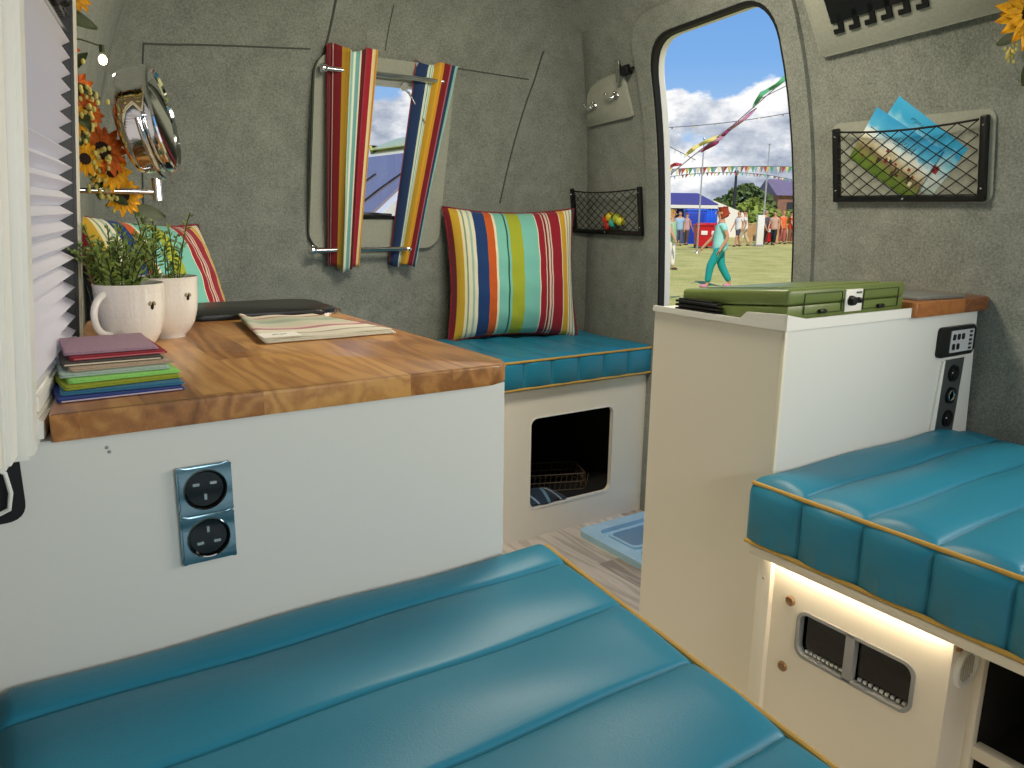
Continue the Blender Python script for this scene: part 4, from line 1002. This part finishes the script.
# ---------------------------------------------------------------- bunk bases
def box_base(name, label, x0, x1, y0, y1, z1, m):
    t = thing(name, label, 'bed base', (x0, y0, 0)); return t
def near_base():
    t = thing('storage_bunk', 'cream box base under the foreground bed cushion', 'bed base', (.25, 0, 0))
    MB().prism([(.36, -1.0), (.36, .86), (-.30, .86), (-.43, .2), (-.50, -.6), (-.50, -1.0)], .493).build('body', cream, t, smooth=False)
near_base()
def right_base():
    t = thing('storage_bunk', 'cream base of the right bunk with a double cutout and vent', 'bed base', (1.17, 0, 0))
    X = 1.17
    # main panel x=1.17, y .56..0.842, with the two cutouts
    def holed(poly_hole, y0, y1, z0, z1, c):
        pts = []
        for i in range(len(poly_hole)):
            a, b = poly_hole[i], poly_hole[(i+1) % len(poly_hole)]; k = max(1, int(math.hypot(a[0]-b[0], a[1]-b[1])/.02))
            pts += [(a[0]+(b[0]-a[0])*j/k, a[1]+(b[1]-a[1])*j/k) for j in range(k)]
        o2 = []
        for p in pts:
            dx, dz = p[0]-c[0], p[1]-c[1]; ts = []
            if dx > 0: ts.append((y1-c[0])/dx)
            if dx < 0: ts.append((y0-c[0])/dx)
            if dz > 0: ts.append((z1-c[1])/dz)
            if dz < 0: ts.append((z0-c[1])/dz)
            k = min(ts); o2.append((c[0]+dx*k, c[1]+dz*k))
        for cr in ((y0, z0), (y1, z0), (y0, z1), (y1, z1)):
            i = min(range(len(o2)), key=lambda i: math.hypot(o2[i][0]-cr[0], o2[i][1]-cr[1])); o2[i] = cr
        return o2, pts
    hole = rrect(.562, .785, .305, .398, .022)
    a, b = holed(hole, .525, .842, 0, .478, (.6735, .351))
    mb = MB(); mb.ring(a, b, .012, YZ(0)); mb.build('front_panel', cream, t, smooth=False)
    mb = MB(); mb.ring(hole, rrect(.568, .779, .311, .392, .018), .016, YZ(-.003)); mb.box((-.003, .670, .308), (.013, .686, .395)); 
    mb.build('cutout_frame', greyp, t)
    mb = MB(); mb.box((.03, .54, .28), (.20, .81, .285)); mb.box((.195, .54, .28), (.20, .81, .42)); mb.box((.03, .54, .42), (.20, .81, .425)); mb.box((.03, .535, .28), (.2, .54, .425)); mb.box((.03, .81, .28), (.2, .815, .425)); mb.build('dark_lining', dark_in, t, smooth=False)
    for k, (a0, a1) in enumerate(((.692, .770), (.575, .665))):
        mb = MB(); mb.box((.010, a0, .322), (.020, a1, .388)); mb.build('device_screen', blackg, t)
        mb = MB()
        for i in range(9): y = a0+(a1-a0)*(i+.5)/9; mb.box((.008, y-.0028, .3135), (.013, y+.0028, .3185))
        mb.build('device_keys', plastic_w, t)
    for y, z in ((.803, .404), (.806, .268)):
        mb = MB(); mb.lathe([(0, .003), (.004, .003), (.008, .0045), (.0095, .003), (.0098, 0)], 20, Matrix.Translation((0, y, z)) @ Matrix.Rotation(R(-90), 4, 'Y')); mb.build('plug', mat('brown_plug', '8a6a48', .5), t)
    # pillar left of panel
    mb = MB(); mb.box((-.012, .842, 0), (.03, .872, .478), bev=.002); mb.build('corner_post', cream, t)
    mb = MB(); mb.lathe([(0, .002), (.0025, .0018), (.003, 0)], 10, Matrix.Translation((-.012, .857, .43)) @ Matrix.Rotation(R(-90), 4, 'Y')); mb.build('screw', steel, t)
    # top board under the cushion
    mb = MB(); mb.box((-.035, -1.0, .479), (.70, .878, .4965), bev=.002); mb.build('top_board', cream, t)
    # return face (facing -Y) with the round vent
    mb = MB(); mb.box((0, .513, 0), (.092, .525, .478)); mb.build('return_panel', cream, t, smooth=False)
    mb = MB(); mb.lathe([(0, .003), (.025, .003), (.027, .007), (.033, .007), (.035, 0)], 32, Matrix.Translation((.046, .513, .408)) @ Matrix.Rotation(R(90), 4, 'X')); v = mb.build('vent', plastic_w, t)
    mb = MB()
    for i in range(6): x = .0285+.007*i; h = sqrt(max(0, .023**2-(x-.046)**2)); mb.box((x-.0012, .5085, .408-h), (x+.0012, .5105, .408+h))
    mb.build('vent_slot', mat('slot_shadow_plastic', 'a8a498', .6), v)
    mb = MB(); mb.lathe([(0, .003), (.004, .003), (.007, .0045), (.0085, 0)], 20, Matrix.Translation((.016, .513, .453)) @ Matrix.Rotation(R(90), 4, 'X')); mb.build('plug', mat('brown_plug2', '9a7048', .5), t)
    # recessed shelf bay towards the camera
    mb = MB(); mb.box((.082, .500, 0), (.100, .5135, .478), bev=.002); mb.box((.085, -.9, .235), (.107, .500, .258), bev=.002); mb.build('bay_frame', cream, t)
    mb = MB(); mb.box((.100, -.9, .0), (.109, .47, .225), bev=.002); mb.ring(rrect(-.85, .36, .03, .19, .02), rrect(-.84, .35, .04, .18, .015), .004, YZ(.096)); mb.build('lower_panel', cream, t)
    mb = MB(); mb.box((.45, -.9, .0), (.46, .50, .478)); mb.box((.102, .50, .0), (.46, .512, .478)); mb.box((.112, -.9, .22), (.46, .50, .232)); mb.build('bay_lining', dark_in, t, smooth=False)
    # warm LED strip under the board lip
    led = MB().box((0, 0, 0), (.006, .32, .004)).build('led_strip', mat('warm_led', 'fff0cc', .4, emit='ffe9c6', estr=42), loc=(X-.016, .518, .4745)); tag(led, 'warm glowing light strip under the front edge of the right bunk', 'light strip')
right_base()

# ---------------------------------------------------------------- outside
def ground():
    m = mat('dry_grass', 'a9a24e', .95, bump=.8, bscale=30, bdist=.02); n = m.node_tree.nodes; l = m.node_tree.links; t = nd(n, 'ShaderNodeTexCoord')
    mpp = nd(n, 'ShaderNodeMapping'); mpp.inputs['Scale'].default_value = (1, 1, 1); l.new(t.outputs['Object'], mpp.inputs[0])
    a = noise(n, l, mpp.outputs[0], 1.1, 6, .7); b = noise(n, l, mpp.outputs[0], 18, 3, .7)
    f = math_(n, l, 'ADD', math_(n, l, 'MULTIPLY', a, .6), math_(n, l, 'MULTIPLY', b, .4))
    l.new(ramp(n, l, f, [(.35, '9aa048'), (.5, 'c2bb68'), (.65, 'ddd08c')]), n['Principled BSDF'].inputs['Base Color'])
    mb = MB(); mb.prism([(-60, -60), (140, -60), (140, 140), (-60, 140)], .3, Matrix.Translation((0, 0, -.7))); struct(mb.build('ground', m, smooth=False))
ground()
FWD = V((cos(az), sin(az), 0)); RGT = V((sin(az), -cos(az), 0))
def out(px, d):
    """world x,y of the spot seen in column px at distance d along the view"""
    q = FWD*d+RGT*((px-512)/797*d*1.0); return V((q.x, q.y, -.4))
GZ = -.4
def skinned(name, pts, edges, m, parent, sub=1, loc=(0, 0, 0)):
    bm = bmesh.new(); lay = bm.verts.layers.skin.verify(); vs = []
    for i, p in enumerate(pts):
        v = bm.verts.new(p[:3]); r = p[3]; v[lay].radius = (r, p[4] if len(p) > 4 else r); v[lay].use_root = (i == 0); vs.append(v)
    for a, b in edges: bm.edges.new((vs[a], vs[b]))
    me = bpy.data.meshes.new(name); bm.to_mesh(me); bm.free(); me.materials.append(m); o = bpy.data.objects.new(name, me); C.objects.link(o); o.parent = parent; o.location = loc
    s = o.modifiers.new('skin', 'SKIN'); s.use_smooth_shade = True; o.modifiers.new('sub', 'SUBSURF').render_levels = sub; o.modifiers['sub'].levels = sub
    return o
skin_m = mat('skin_tone', 'c9956f', .6)
def person(label, px, d, h, yaw, shirt, legs, hair, stride=.0, shorts=False, sleeves=False, arm_swing=.12, hairlen=0., shoes='4a4038'):
    """local frame: facing +X, z up, height 1 scaled to h"""
    p = out(px, d); t = thing('person', label, 'person', p, (0, 0, yaw)); t.scale = (h,)*3
    s = stride; kneeF, kneeB = (s*.5, .275), (-s*.25, .27)
    J = [(0, 0, .52, .075, .095), (0, 0, .62, .065, .085), (0.005, 0, .72, .07, .105), (0, 0, .80, .055, .09), (0, 0, .845, .032, .034), (.01, 0, .88, .045, .04), (.012, 0, .93, .060, .052), (.005, 0, .975, .045, .04)]
    E = [(0, 1), (1, 2), (2, 3), (3, 4), (4, 5), (5, 6), (6, 7)]
    def add(pts, root):
        k = len(J); J.extend(pts); E.append((root, k)); E.extend((k+i, k+i+1) for i in range(len(pts)-1)); return k
    lf = add([(0, .055, .49, .055), (s*.5, .055, .275, .042), (s*.6, .055, .06, .026), (s*.6+.01, .055, .022, .024), (s*.6+.085, .06, .018, .02)], 0)
    lb = add([(0, -.055, .49, .055), (-s*.15, -.055, .275, .042), (-s*.7, -.055, .075, .026), (-s*.7+.0, -.055, .030, .024), (-s*.7+.08, -.06, .018, .02)], 0)
    w = arm_swing
    al = add([(0, .105, .795, .034), (-w*.4, .13, .63, .026), (w*.1-.01, .14, .485, .018), (w*.15, .14, .445, .018)], 3)
    ar = add([(0, -.105, .795, .034), (w*.4, -.13, .63, .026), (w*1.1, -.14, .49, .018), (w*1.25, -.14, .45, .018)], 3)
    body = skinned('body', J, E, skin_m, t)
    # fingers and a face, as fine pieces of the body
    mb = MB()
    for (hx, hy, hz) in ((w*.15, .14, .445), (w*1.25, -.14, .45)):
        for i, (dy, L_) in enumerate(((-.010, .038), (-.003, .044), (.004, .041), (.011, .032))):
            mb.tube([(hx, hy+dy, hz-.008), (hx+.004, hy+dy*1.2, hz-.008-L_*.55), (hx+.010, hy+dy*1.2, hz-.010-L_)], [.0045, .0042, .003], 6)
        mb.tube([(hx+.008, hy-.010, hz+.006), (hx+.020, hy-.014, hz-.010), (hx+.024, hy-.012, hz-.024)], [.005, .0045, .003], 6)
    mb.tube([(.066, 0, .935), (.086, 0, .912), (.066, 0, .908)], .006, 6)
    for sgn in (-1, 1): mb.sphere((.012, .056*sgn, .922), .012, 5, (1, .4, 1.3))
    mb.build('hands_and_features', skin_m, body)
    mb = MB(); [mb.sphere((.064, .02*q, .932), .0055, 5) for q in (-1, 1)]; mb.tube([(.063, -.014, .894), (.066, 0, .893), (.063, .014, .894)], .003, 5); mb.build('eyes_and_mouth', seedm, body)
    sh = mat('shirt_cloth', shirt, .9, var=.1, vscale=6); tr = mat('trouser_cloth', legs, .9, var=.1, vscale=6)
    SJ = [(0, 0, .435, .102, .122), (0, 0, .50, .102, .122), (.004, 0, .60, .094, .112), (0.005, 0, .71, .082, .118), (0, 0, .79, .066, .10), (0, 0, .822, .04, .05)]; SE = [(0, 1), (1, 2), (2, 3), (3, 4), (4, 5)]
    for a in (al, ar):
        q0, q1, q2 = J[a], J[a+1], J[a+2]; k = len(SJ); mid = [q0[i]+(q1[i]-q0[i])*.6 for i in range(3)]
        SJ.append((q0[0], q0[1], q0[2], .043)); SJ.append((*mid, .040)); SE += [(4, k), (k, k+1)]
        if sleeves: SJ.append((*q1[:3], .036)); SJ.append((*q2[:3], .028)); SE += [(k+1, k+2), (k+2, k+3)]
    skinned('shirt', SJ, SE, sh, t)
    TJ = [(0, 0, .52, .088, .108), (0, 0, .575, .080, .10)]; TE = [(0, 1)]
    for a in (lf, lb):
        k = len(TJ); q = J[a:a+3]; end = .35 if shorts else 1
        TJ.append((*q[0][:3], .066)); TJ.append((*q[1][:3], .054)); TE += [(0, k), (k, k+1)]
        if not shorts: TJ.append((q[2][0], q[2][1], q[2][2]-.005, .040)); TE.append((k+1, k+2))
    skinned('shorts' if shorts else 'trousers', TJ, TE, tr, t)
    hm = mat('hair_colour', hair, .8, bump=.5, bscale=60)
    HJ = [(-.008, 0, .935, .062, .060), (-.004, 0, .972, .060, .056), (.012, 0, .993, .030, .035)]; HE = [(0, 1), (1, 2)]
    if hairlen: HJ += [(-.035, 0, .89, .045, .055), (-.045, 0, .89-hairlen, .03, .045)]; HE += [(0, 3), (3, 4)]
    skinned('hair', HJ, HE, hm, t, 2)
    mb = MB()
    for a in (lf, lb):
        x, y, z = J[a+3][:3]; mb.sphere((x+.03, y, z-.002), .03, 8, (1.9, .95, .8))
    mb.build('shoes', mat('shoe_leather', shoes, .7), t)
    return t
LEFT = az+pi/2   # facing left across the picture
person('person in mint T-shirt and teal trousers walking left across the field', 720, 16.4, 1.66, LEFT-.15, '9fe0d4', '1a9a94', '9a3a1c', stride=.22, arm_swing=.18, hairlen=.03, shoes='c98a9a')
person('person in pale green top and white trousers at the doorway\'s left edge', 670, 21.5, 1.62, LEFT+2.6, 'a9c8a0', 'eeeade', 'c9a05a', stride=.05, hairlen=.02)
person('person in white top and dark shorts walking in front of the hedge', 737.5, 38, 1.7, LEFT+.4, 'e6e4e0', '4a4a58', '3a2a20', stride=.2, shorts=True)
person('person in white shirt and pale trousers walking behind the teal-trousered person', 743.5, 39, 1.72, LEFT-.4, 'f0eee8', 'c8b89a', '4a3424', stride=.2)
person('person in grey top standing at the second red bin', 764, 41, 1.75, LEFT+2.2, '5a5560', '6a3a34', '9a8a7a', stride=.02)
person('person in dark trousers beside the orange shirted visitors', 773, 40.5, 1.7, LEFT+1, 'c9a592', '24282e', '3a2a20', stride=.14)
person('person in bright orange shirt at the right of the doorway view', 781.5, 42, 1.75, LEFT+2, 'e8703a', 'b0605a', 'a06a3a', stride=.05)
person('person in red shirt, furthest right of the visitors', 789.5, 43, 1.72, LEFT+2.6, 'd84a30', '8a5a4a', '4a3424', stride=.05)
person('person in light blue shirt standing by the blue stall', 678, 38, 1.62, LEFT+1.4, '9ac0d8', '5a5f78', '5a4434', stride=.04)
person('person in pinkish top in front of the blue stall', 685, 39, 1.55, LEFT-2.5, 'c8a0a0', '5a4a44', '7a5a3a', stride=.04)
def bin_(px, d, label):
    t = thing('wheelie_bin', label, 'bin', out(px, d), (0, 0, az+pi)); red = mat('red_plastic', 'c01420', .4)
    mb = MB(); vs = []
    for z, a, b in ((0.08, .28, .24), (1.0, .36, .32)):
        vs.append([mb.b.verts.new((x*b, y*a, z)) for x, y in ((-1, -1), (1, -1), (1, 1), (-1, 1))])
    mb.face(vs[0][::-1]); mb.face(vs[1]); [mb.face([vs[0][i], vs[0][(i+1) % 4], vs[1][(i+1) % 4], vs[1][i]]) for i in range(4)]
    bmesh.ops.bevel(mb.b, geom=list(mb.b.edges), offset=.03, segments=2, affect='EDGES'); mb.build('body', red, t)
    mb = MB(); mb.box((-.36, -.38, 1.0), (.36, .38, 1.06), bev=.02); mb.box((-.25, -.28, 1.05), (.25, .28, 1.12), bev=.03); mb.tube([(-.36, -.3, .98), (-.40, 0, .99), (-.36, .3, .98)], .02); mb.build('lid', red, t)
    mb = MB(); mb.box((.30, -.14, .6), (.325, .14, .78), bev=.005); mb.build('sticker', plastic_w, t)
    for s in (-1, 1): MB().lathe([(0, -.03), (.1, -.03), (.1, .03), (0, .03)], 16, Matrix.Translation((-.22, .27*s, .1)) @ Matrix.Rotation(R(90), 4, 'X')).build('wheel', black, t)
bin_(701.5, 35.5, 'red wheelie bin, left one of the pair behind the walking person'); bin_(710.5, 35.8, 'red wheelie bin, right one of the pair behind the walking person'); bin_(765, 43, 'smaller looking red wheelie bin right of the white post')
def gazebo():
    t = thing('gazebo', 'dark blue stall tent with blue side walls at the field edge', 'tent', out(678, 46), (0, 0, az-.1)); bl = mat('blue_canvas', '2a3a92', .7); bd = mat('bright_blue_canvas', '1c5ad0', .6)
    w, dp, h = 1.9, 1.5, 2.05
    mb = MB(); b = [mb.b.verts.new((x*dp, y*w, h)) for x, y in ((-1, -1), (1, -1), (1, 1), (-1, 1))]; tp = [mb.b.verts.new((x*.15, y*.9, h+.62)) for x, y in ((-1, -1), (1, -1), (1, 1), (-1, 1))]; lo = [mb.b.verts.new((x*dp, y*w, h-.22)) for x, y in ((-1, -1), (1, -1), (1, 1), (-1, 1))]
    for i in range(4): j = (i+1) % 4; mb.face([b[i], b[j], tp[j], tp[i]]); mb.face([lo[i], lo[j], b[j], b[i]])
    mb.face(tp); o = mb.build('canopy', mat('navy_canvas', '4a4a86', .7), t, smooth=False); o.modifiers.new('s', 'SOLIDIFY').thickness = .02
    mb = MB(); mb.box((-dp-.012, -w, h-.24), (-dp-.004, w, h-.06)); mb.build('valance', plastic_w, t)
    for x in (-dp, dp):
        for y in (-w, w): MB().tube([(x, y, 0), (x, y, h)], .03, 8).build('pole', plastic_w, t)
    MB().grid(lambda u, v: (-dp+.05+.04*sin(u*40), -w+u*1.7, v*(h-.2)), 40, 2); 
    mb = MB(); mb.grid(lambda u, v: (-dp+.05+.04*sin(u*40), -w+u*1.3, v*(h-.2)), 40, 2); mb.build('side_wall', bd, t).modifiers.new('s', 'SOLIDIFY').thickness = .01
    mb = MB(); mb.box((dp-.05, -w, 0), (dp, w, h-.1)); mb.build('back_wall', bl, t)
    t = thing('portable_cabin', 'tall bright blue booth standing right of the stall tent', 'booth', out(693, 41), (0, 0, az)); t.scale = (.93, .93, .94); 
    mb = MB(); mb.box((-.5, -.55, 0), (.5, .55, 1.75), bev=.03); mb.build('body', mat('booth_blue', '1a48c8', .5), t); mb = MB(); mb.box((-.54, -.59, 1.75), (.54, .59, 1.86), bev=.05); mb.build('roof', mat('booth_roof', '2f62d8', .5), t)
    mb = MB(); mb.box((-.512, -.4, .08), (-.5, .4, 1.65), bev=.004); d = mb.build('door', mat('booth_door', '1438a8', .5), t)
gazebo()
# posts
def pole(px, d, h, r, m, name, label, cat, group=None):
    t = thing(name, label, cat, out(px, d), group=group); MB().tube([(0, 0, 0), (0, 0, h)], [r, r*.7], 10).build('shaft', m, t)
    MB().lathe([(0, 0), (r*2.2, 0), (r*1.6, .06), (r, .08)], 14).build('foot', m, t); MB().sphere((0, 0, h), r*1.2, 6).build('finial', m, t); return t
pole(697, 31, 4.3, .035, steel, 'bunting_pole', 'thin steel bunting pole rising left of the walking person', 'pole'); pole(761.5, 40, 4.9, .045, steel, 'bunting_pole', 'thin steel bunting pole above the white post', 'pole')
pole(731, 60, 4.6, .13, mat('dark_pole', '2a2c34', .7), 'mast', 'short dark mast rising behind the walking person', 'mast')
t = thing('marker_post', 'thick white marker post by the second red bin', 'post', out(759, 38.5), (0, 0, az)); mb = MB(); mb.box((-.1, -.17, 0), (.1, .17, 1.5), bev=.03); mb.build('post', plastic_w, t); mb = MB(); mb.box((-.14, -.22, 0), (.14, .22, .1), bev=.02); mb.build('base', greyp, t)
def fence():
    woodf = mat('pale_wood', 'c9a878', .8, var=.15, vscale=4)
    for i, (a, b, lab) in enumerate(((744, 757.5, 'pale wooden barrier between the visitors and the white post'), (766, 799, 'pale wooden barrier behind the orange shirted visitors'))):
        A, B = out(a, 44), out(b, 44); t = thing('barrier', lab, 'barrier', A); D = B-A; n = max(2, int(D.length/.5))
        for z in (.35, .65, 1.0):
            MB().tube([(0, 0, z), (D.x, D.y, z)], .035, 6).build('rail', woodf, t)
        for k in range(n+1): q = D*k/n; MB().tube([(q.x, q.y, 0), (q.x, q.y, 1.08)], .045, 6).build('post', woodf, t)
        if i < 2:
            mb = MB()
            for k in range(n*3): q = D*(k+.5)/(n*3); mb.box((q.x-.06, q.y-.06, .08), (q.x+.06, q.y+.06, .95))
            mb.build('slat_panel', woodf, t)
fence()
def tree(px, d, w, h, label, m, seed, name='tree', hd=1.6):
    rnd = random.Random(seed); t = thing(name, label, name, out(px, d)); tm = mat('bark', '4a3a2a', .9)
    if name == 'tree': MB().tube([(0, 0, 0), (.1, 0, h*.3), (0, .1, h*.6)], [.3, .22, .1], 8).build('trunk', tm, t)
    mb = MB()
    for i in range(1500):
        a = rnd.uniform(0, 2*pi); rr = rnd.random()**.4; z = rnd.random()
        prof = sin(pi*min(1, z*.8+.18))**.7 if name == 'tree' else 1
        lobes = 1+.16*sin(3*a+seed)+.1*sin(7*a+z*9)
        x = cos(a)*rr*(w if name == 'tree' else w)*prof*lobes; y = sin(a)*rr*(w if name == 'tree' else 1.2)*prof; zz = (h*.22+z*h*.78) if name == 'tree' else z*h*(.85+.15*sin(x*2+seed))
        q = RGT*x+FWD*y; c = V((q.x, q.y, zz)); s = rnd.uniform(.12, .3)
        n = V((rnd.gauss(0, 1), rnd.gauss(0, 1), rnd.gauss(0, 1))).normalized(); u = n.orthogonal().normalized()*s; v_ = n.cross(u)
        mb.face([mb.b.verts.new(c+k) for k in (u, v_, -u, -v_)])
    mb.build('foliage', m, t, smooth=False, recalc=False)
hedge = mat('hedge_leaf', '8a9c48', .9, var=.35, vscale=3); treel = mat('tree_leaf', '5c7040', .9, var=.35, vscale=3)
tree(742, 74, 2.5, 4.2, 'broad green tree behind the pale barrier, left of the long building', treel, 3)
tree(751, 70, 1.6, 2.8, 'lower yellow-green tree right of the broad green tree', hedge, 5)
tree(718, 80, 2.2, 3.0, 'small dull green tree behind the walking person', treel, 7)
tree(745, 60, 2.6, 1.9, 'yellow-green hedge behind the left pale barrier', hedge, 11, 'hedge'); tree(786, 60, 2.2, 2.1, 'yellow-green hedge below the long building', hedge, 12, 'hedge'); tree(765, 64, 2.8, 1.6, 'low green hedge between the tree and the long building', hedge, 15, 'hedge')
def building():
    t = thing('barn', 'long low building with a purple-grey roof beyond the hedge', 'building', out(790, 88), (0, 0, az)); w, dp = 3.6, 3.; t.scale = (1.24, 1.24, 1.24)
    MB().box((-dp, -w-2, 0), (dp, w-1.2, 2.9)).build('wall', mat('brown_brick', '8a6658', .9, var=.2, vscale=3), t, smooth=False)
    mb = MB(); mb.prism([(-dp-.3, 2.85), (0, 4.3), (dp+.3, 2.85)], 2*w+1.2, Matrix.Translation((0, -w-2.2, 0)) @ Matrix(((1, 0, 0, 0), (0, 0, 1, 0), (0, 1, 0, 0), (0, 0, 0, 1)))); mb.build('roof', mat('slate_roof', '7a6f86', .8, var=.12, vscale=2), t, smooth=False)
    for y in (-4, -2.4, -.8, .8): mb = MB(); mb.box((-dp-.03, y, 1.3), (-dp+.02, y+.8, 2.3)); mb.build('window', mat('dark_window', '2f3038', .3), t)
building()
t = thing('marquee', 'low white marquee roof behind the walking person', 'tent', out(711, 54), (0, 0, az)); t.scale = (.6, .55, .8); mb = MB(); mb.prism([(-4.2, 0), (-4.2, 1.9), (0, 3.0), (4.2, 1.9), (4.2, 0)], 4, Matrix.Translation((0, 0, 0)) @ Matrix(((0, 0, 1, 0), (1, 0, 0, 0), (0, 1, 0, 0), (0, 0, 0, 1)))); mb.build('canvas', mat('white_canvas', 'e6e2da', .8), t, smooth=False)
bc = [mat('flag_'+k, v, .8) for k, v in (('red', 'b84a4e'), ('yellow', 'd8cc7a'), ('green', '5aa878'), ('blue', '8aa0b8'), ('cream', 'e8e0c4'), ('brown', '8a7a70'))]
def P3(px, el_px, d):
    """point in column px, el_px pixels above the horizon, at distance d"""
    q = out(px, d); return V((q.x, q.y, 1.1+el_px/797*d))
def bunting(a, b, sag, n, size, label, lanky=1.):
    t = thing('bunting', label, 'bunting'); cm = mat('cord', '6a6a70', .8)
    pts = [a.lerp(b, i/24)-V((0, 0, sag*4*(i/24)*(1-i/24))) for i in range(25)]
    MB().tube(pts, .012, 5).build('cord', cm, t)
    for i in range(n):
        u = (i+.5)/n*24; j = min(23, int(u)); p = pts[j].lerp(pts[j+1], u-j); d = (b-a).normalized()*size*.5; w = V((0, 0, -size*lanky))+FWD*random.uniform(-.1, .1)+RGT*random.uniform(-.5, .3)*size
        mb = MB(); vs = [mb.b.verts.new(q) for q in (p-d, p+d, p+w)]; mb.face(vs); o = mb.build('pennant', bc[i % 6], t, smooth=False); o.modifiers.new('s', 'SOLIDIFY').thickness = .006
bunting(P3(655, 42, 30), P3(806, 46, 34), -.1, 46, .20, 'upper row of small coloured pennants across the doorway sky', 1.3)
bunting(P3(655, 34, 30), P3(806, 30, 34), -.35, 40, .13, 'lower sagging row of small pennants below the upper row', 1.0)
bunting(P3(655, 82, 26), P3(806, 103, 24), .1, 7, .07, 'highest thin festoon line with tiny bulbs across the clouds', 1.)
bunting(P3(660, 66, 22), P3(690, 52, 30), .0, 6, .12, 'short line of pennants slanting down at the left of the doorway', 1.)
bunting(P3(745, 108, 24), P3(800, 136, 24), .0, 1, .03, 'dark slack cord rising at the upper right of the doorway', 1.)
def streamer(pts, w, m, label):
    mb = MB(); n = len(pts)-1
    def f(u, v):
        k = min(n-1, int(u*n)); p = pts[k].lerp(pts[k+1], u*n-k); d = (pts[-1]-pts[0]).normalized(); s = d.cross(FWD).normalized()*w*.5*sin(pi*min(1, max(0.02, u*.96+.02)))**.6
        return p+s*(v-.5)*(1+.3*sin(9*u))+FWD*.05*sin(14*u+v)
    mb.grid(f, 30, 3); o = mb.build('streamer', m, recalc=False); o.modifiers.new('s', 'SOLIDIFY').thickness = .004; tag(o, label, 'streamer', 'ribbon streamers on the festival cord')
def P3s(px, e, d): return P3(px-5, e*.88-2, d)
D_ = 12
streamer([P3s(748, 118, D_), P3s(754, 132, D_), P3s(768, 141, D_), P3s(784, 158, D_)], .14, bc[2], 'green ribbon streamer, highest on the slanting festival cord')
streamer([P3s(697, 70, D_), P3s(716, 84, D_), P3s(733, 100, D_), P3s(752, 118, D_)], .10, mat('ribbon_pink', 'b07a92', .8), 'dusty pink ribbon streamer in the middle of the slanting cord')
streamer([P3s(700, 70, D_), P3s(714, 80, D_), P3s(720, 88, D_), P3s(727, 97, D_)], .09, mat('ribbon_plum', '8a2a52', .8), 'dark plum ribbon streamer beneath the pink one')
streamer([P3s(685, 66, D_), P3s(692, 74, D_), P3s(702, 80, D_), P3s(722, 90, D_)], .13, bc[1], 'yellow ribbon streamer left of the pink ribbon')
streamer([P3s(663, 46, D_), P3s(668, 52, D_), P3s(674, 56, D_), P3s(682, 57, D_)], .12, bc[0], 'red ribbon streamer at the lower left end of the cord')
streamer([P3s(660, 38, D_), P3s(664, 43, D_), P3s(668, 48, D_), P3s(673, 54, D_)], .10, bc[1], 'pale yellow ribbon streamer below the red one')
MB().tube([P3s(655, 30, D_), P3s(690, 64, D_), P3s(730, 100, D_), P3s(800, 172, D_)], .008, 5).build('festival_cord', mat('cord2', '7a6a70', .8)); tag(bpy.data.objects['festival_cord'], 'thin slanting cord that carries the ribbon streamers', 'cord')
# the camper parked in front of the small window
def camper():
    t = thing('camper_van', 'white camper with lime roof parked outside the small window', 'van', (4.52, 7.70, GZ), (0, 0, R(180))); t.scale = (1.2, 1.2, 1.2)
    wht = mat('white_paint', 'e8ebea', .25, coat=.6); lime = mat('lime_paint', 'c9cf7a', .3, coat=.4)
    prof = [(-1.0, .35), (2.2, .35), (2.3, .8), (2.15, 1.02), (1.35, 1.12), (.55, 1.80), (.2, 1.87), (-.95, 1.86), (-1.05, 1.2)]
    mb = MB(); mb.prism(rpoly(prof, [.1, .15, .12, .12, .12, .12, .1, .15, .2], 5), 1.7, XZ(.85), bev=.08, seg=3); mb.build('body', wht, t)
    mb = MB(); mb.prism(rpoly([(.62, 1.80), (.25, 1.95), (-.85, 1.95), (-.95, 1.84)], [.04, .1, .1, .04], 5), 1.6, XZ(.80), bev=.05); mb.build('roof', lime, t)
    dx, dz = .55-1.35, 1.80-1.12; L_ = math.hypot(dx, dz); n = V((-dz, 0, dx)).normalized()*-1
    M_ = orient((.95, 0, 1.46), (dz, 0, -dx), (dx, 0, dz)); MB().prism(rrect(-.72, .72, -.40, .40, .08), .012, M_ @ Matrix.Translation((0, 0, .004))).build('windscreen', mat('windscreen_glass', '9c8e94', .08, .45), t)
    mb = MB()
    for x in (-.25, .3): mb.tube([M_ @ V((x, -.41, .02)), M_ @ V((x+.1, -.1, .022)), M_ @ V((x+.22, .12, .02))], .008, 6)
    mb.build('wiper', black, t)
    for s in (-1, 1):
        mb = MB(); mb.prism(rpoly([(1.16, 1.14), (.5, 1.72), (-.8, 1.74), (-.8, 1.14)], .05, 4), .01, XZ(.856 if s > 0 else -.846)); mb.build('side_window', mat('side_glass', '8c8a9e', .06, .5), t)
        for x in (-.5, 1.5): mb = MB(); mb.lathe([(0, -.1), (.2, -.1), (.31, -.08), (.33, 0), (.31, .08), (.2, .1), (0, .1)], 24, Matrix.Translation((x, .78*s, .33)) @ Matrix.Rotation(R(90), 4, 'X')); mb.build('wheel', rubber, t)
        mb = MB(); mb.sphere((2.2, .6*s, .72), .11, 8, (.6, 1, 1)); mb.build('headlamp', steel, t); mb = MB(); mb.box((1.0, .86*s-.02, 1.15), (1.1, 1.02*s+.02, 1.32) if s > 0 else (1.1, -.84, 1.32), bev=.02) if s > 0 else mb.box((1.0, -1.02, 1.15), (1.1, -.86, 1.32), bev=.02); mb.build('mirror', black, t)
camper()
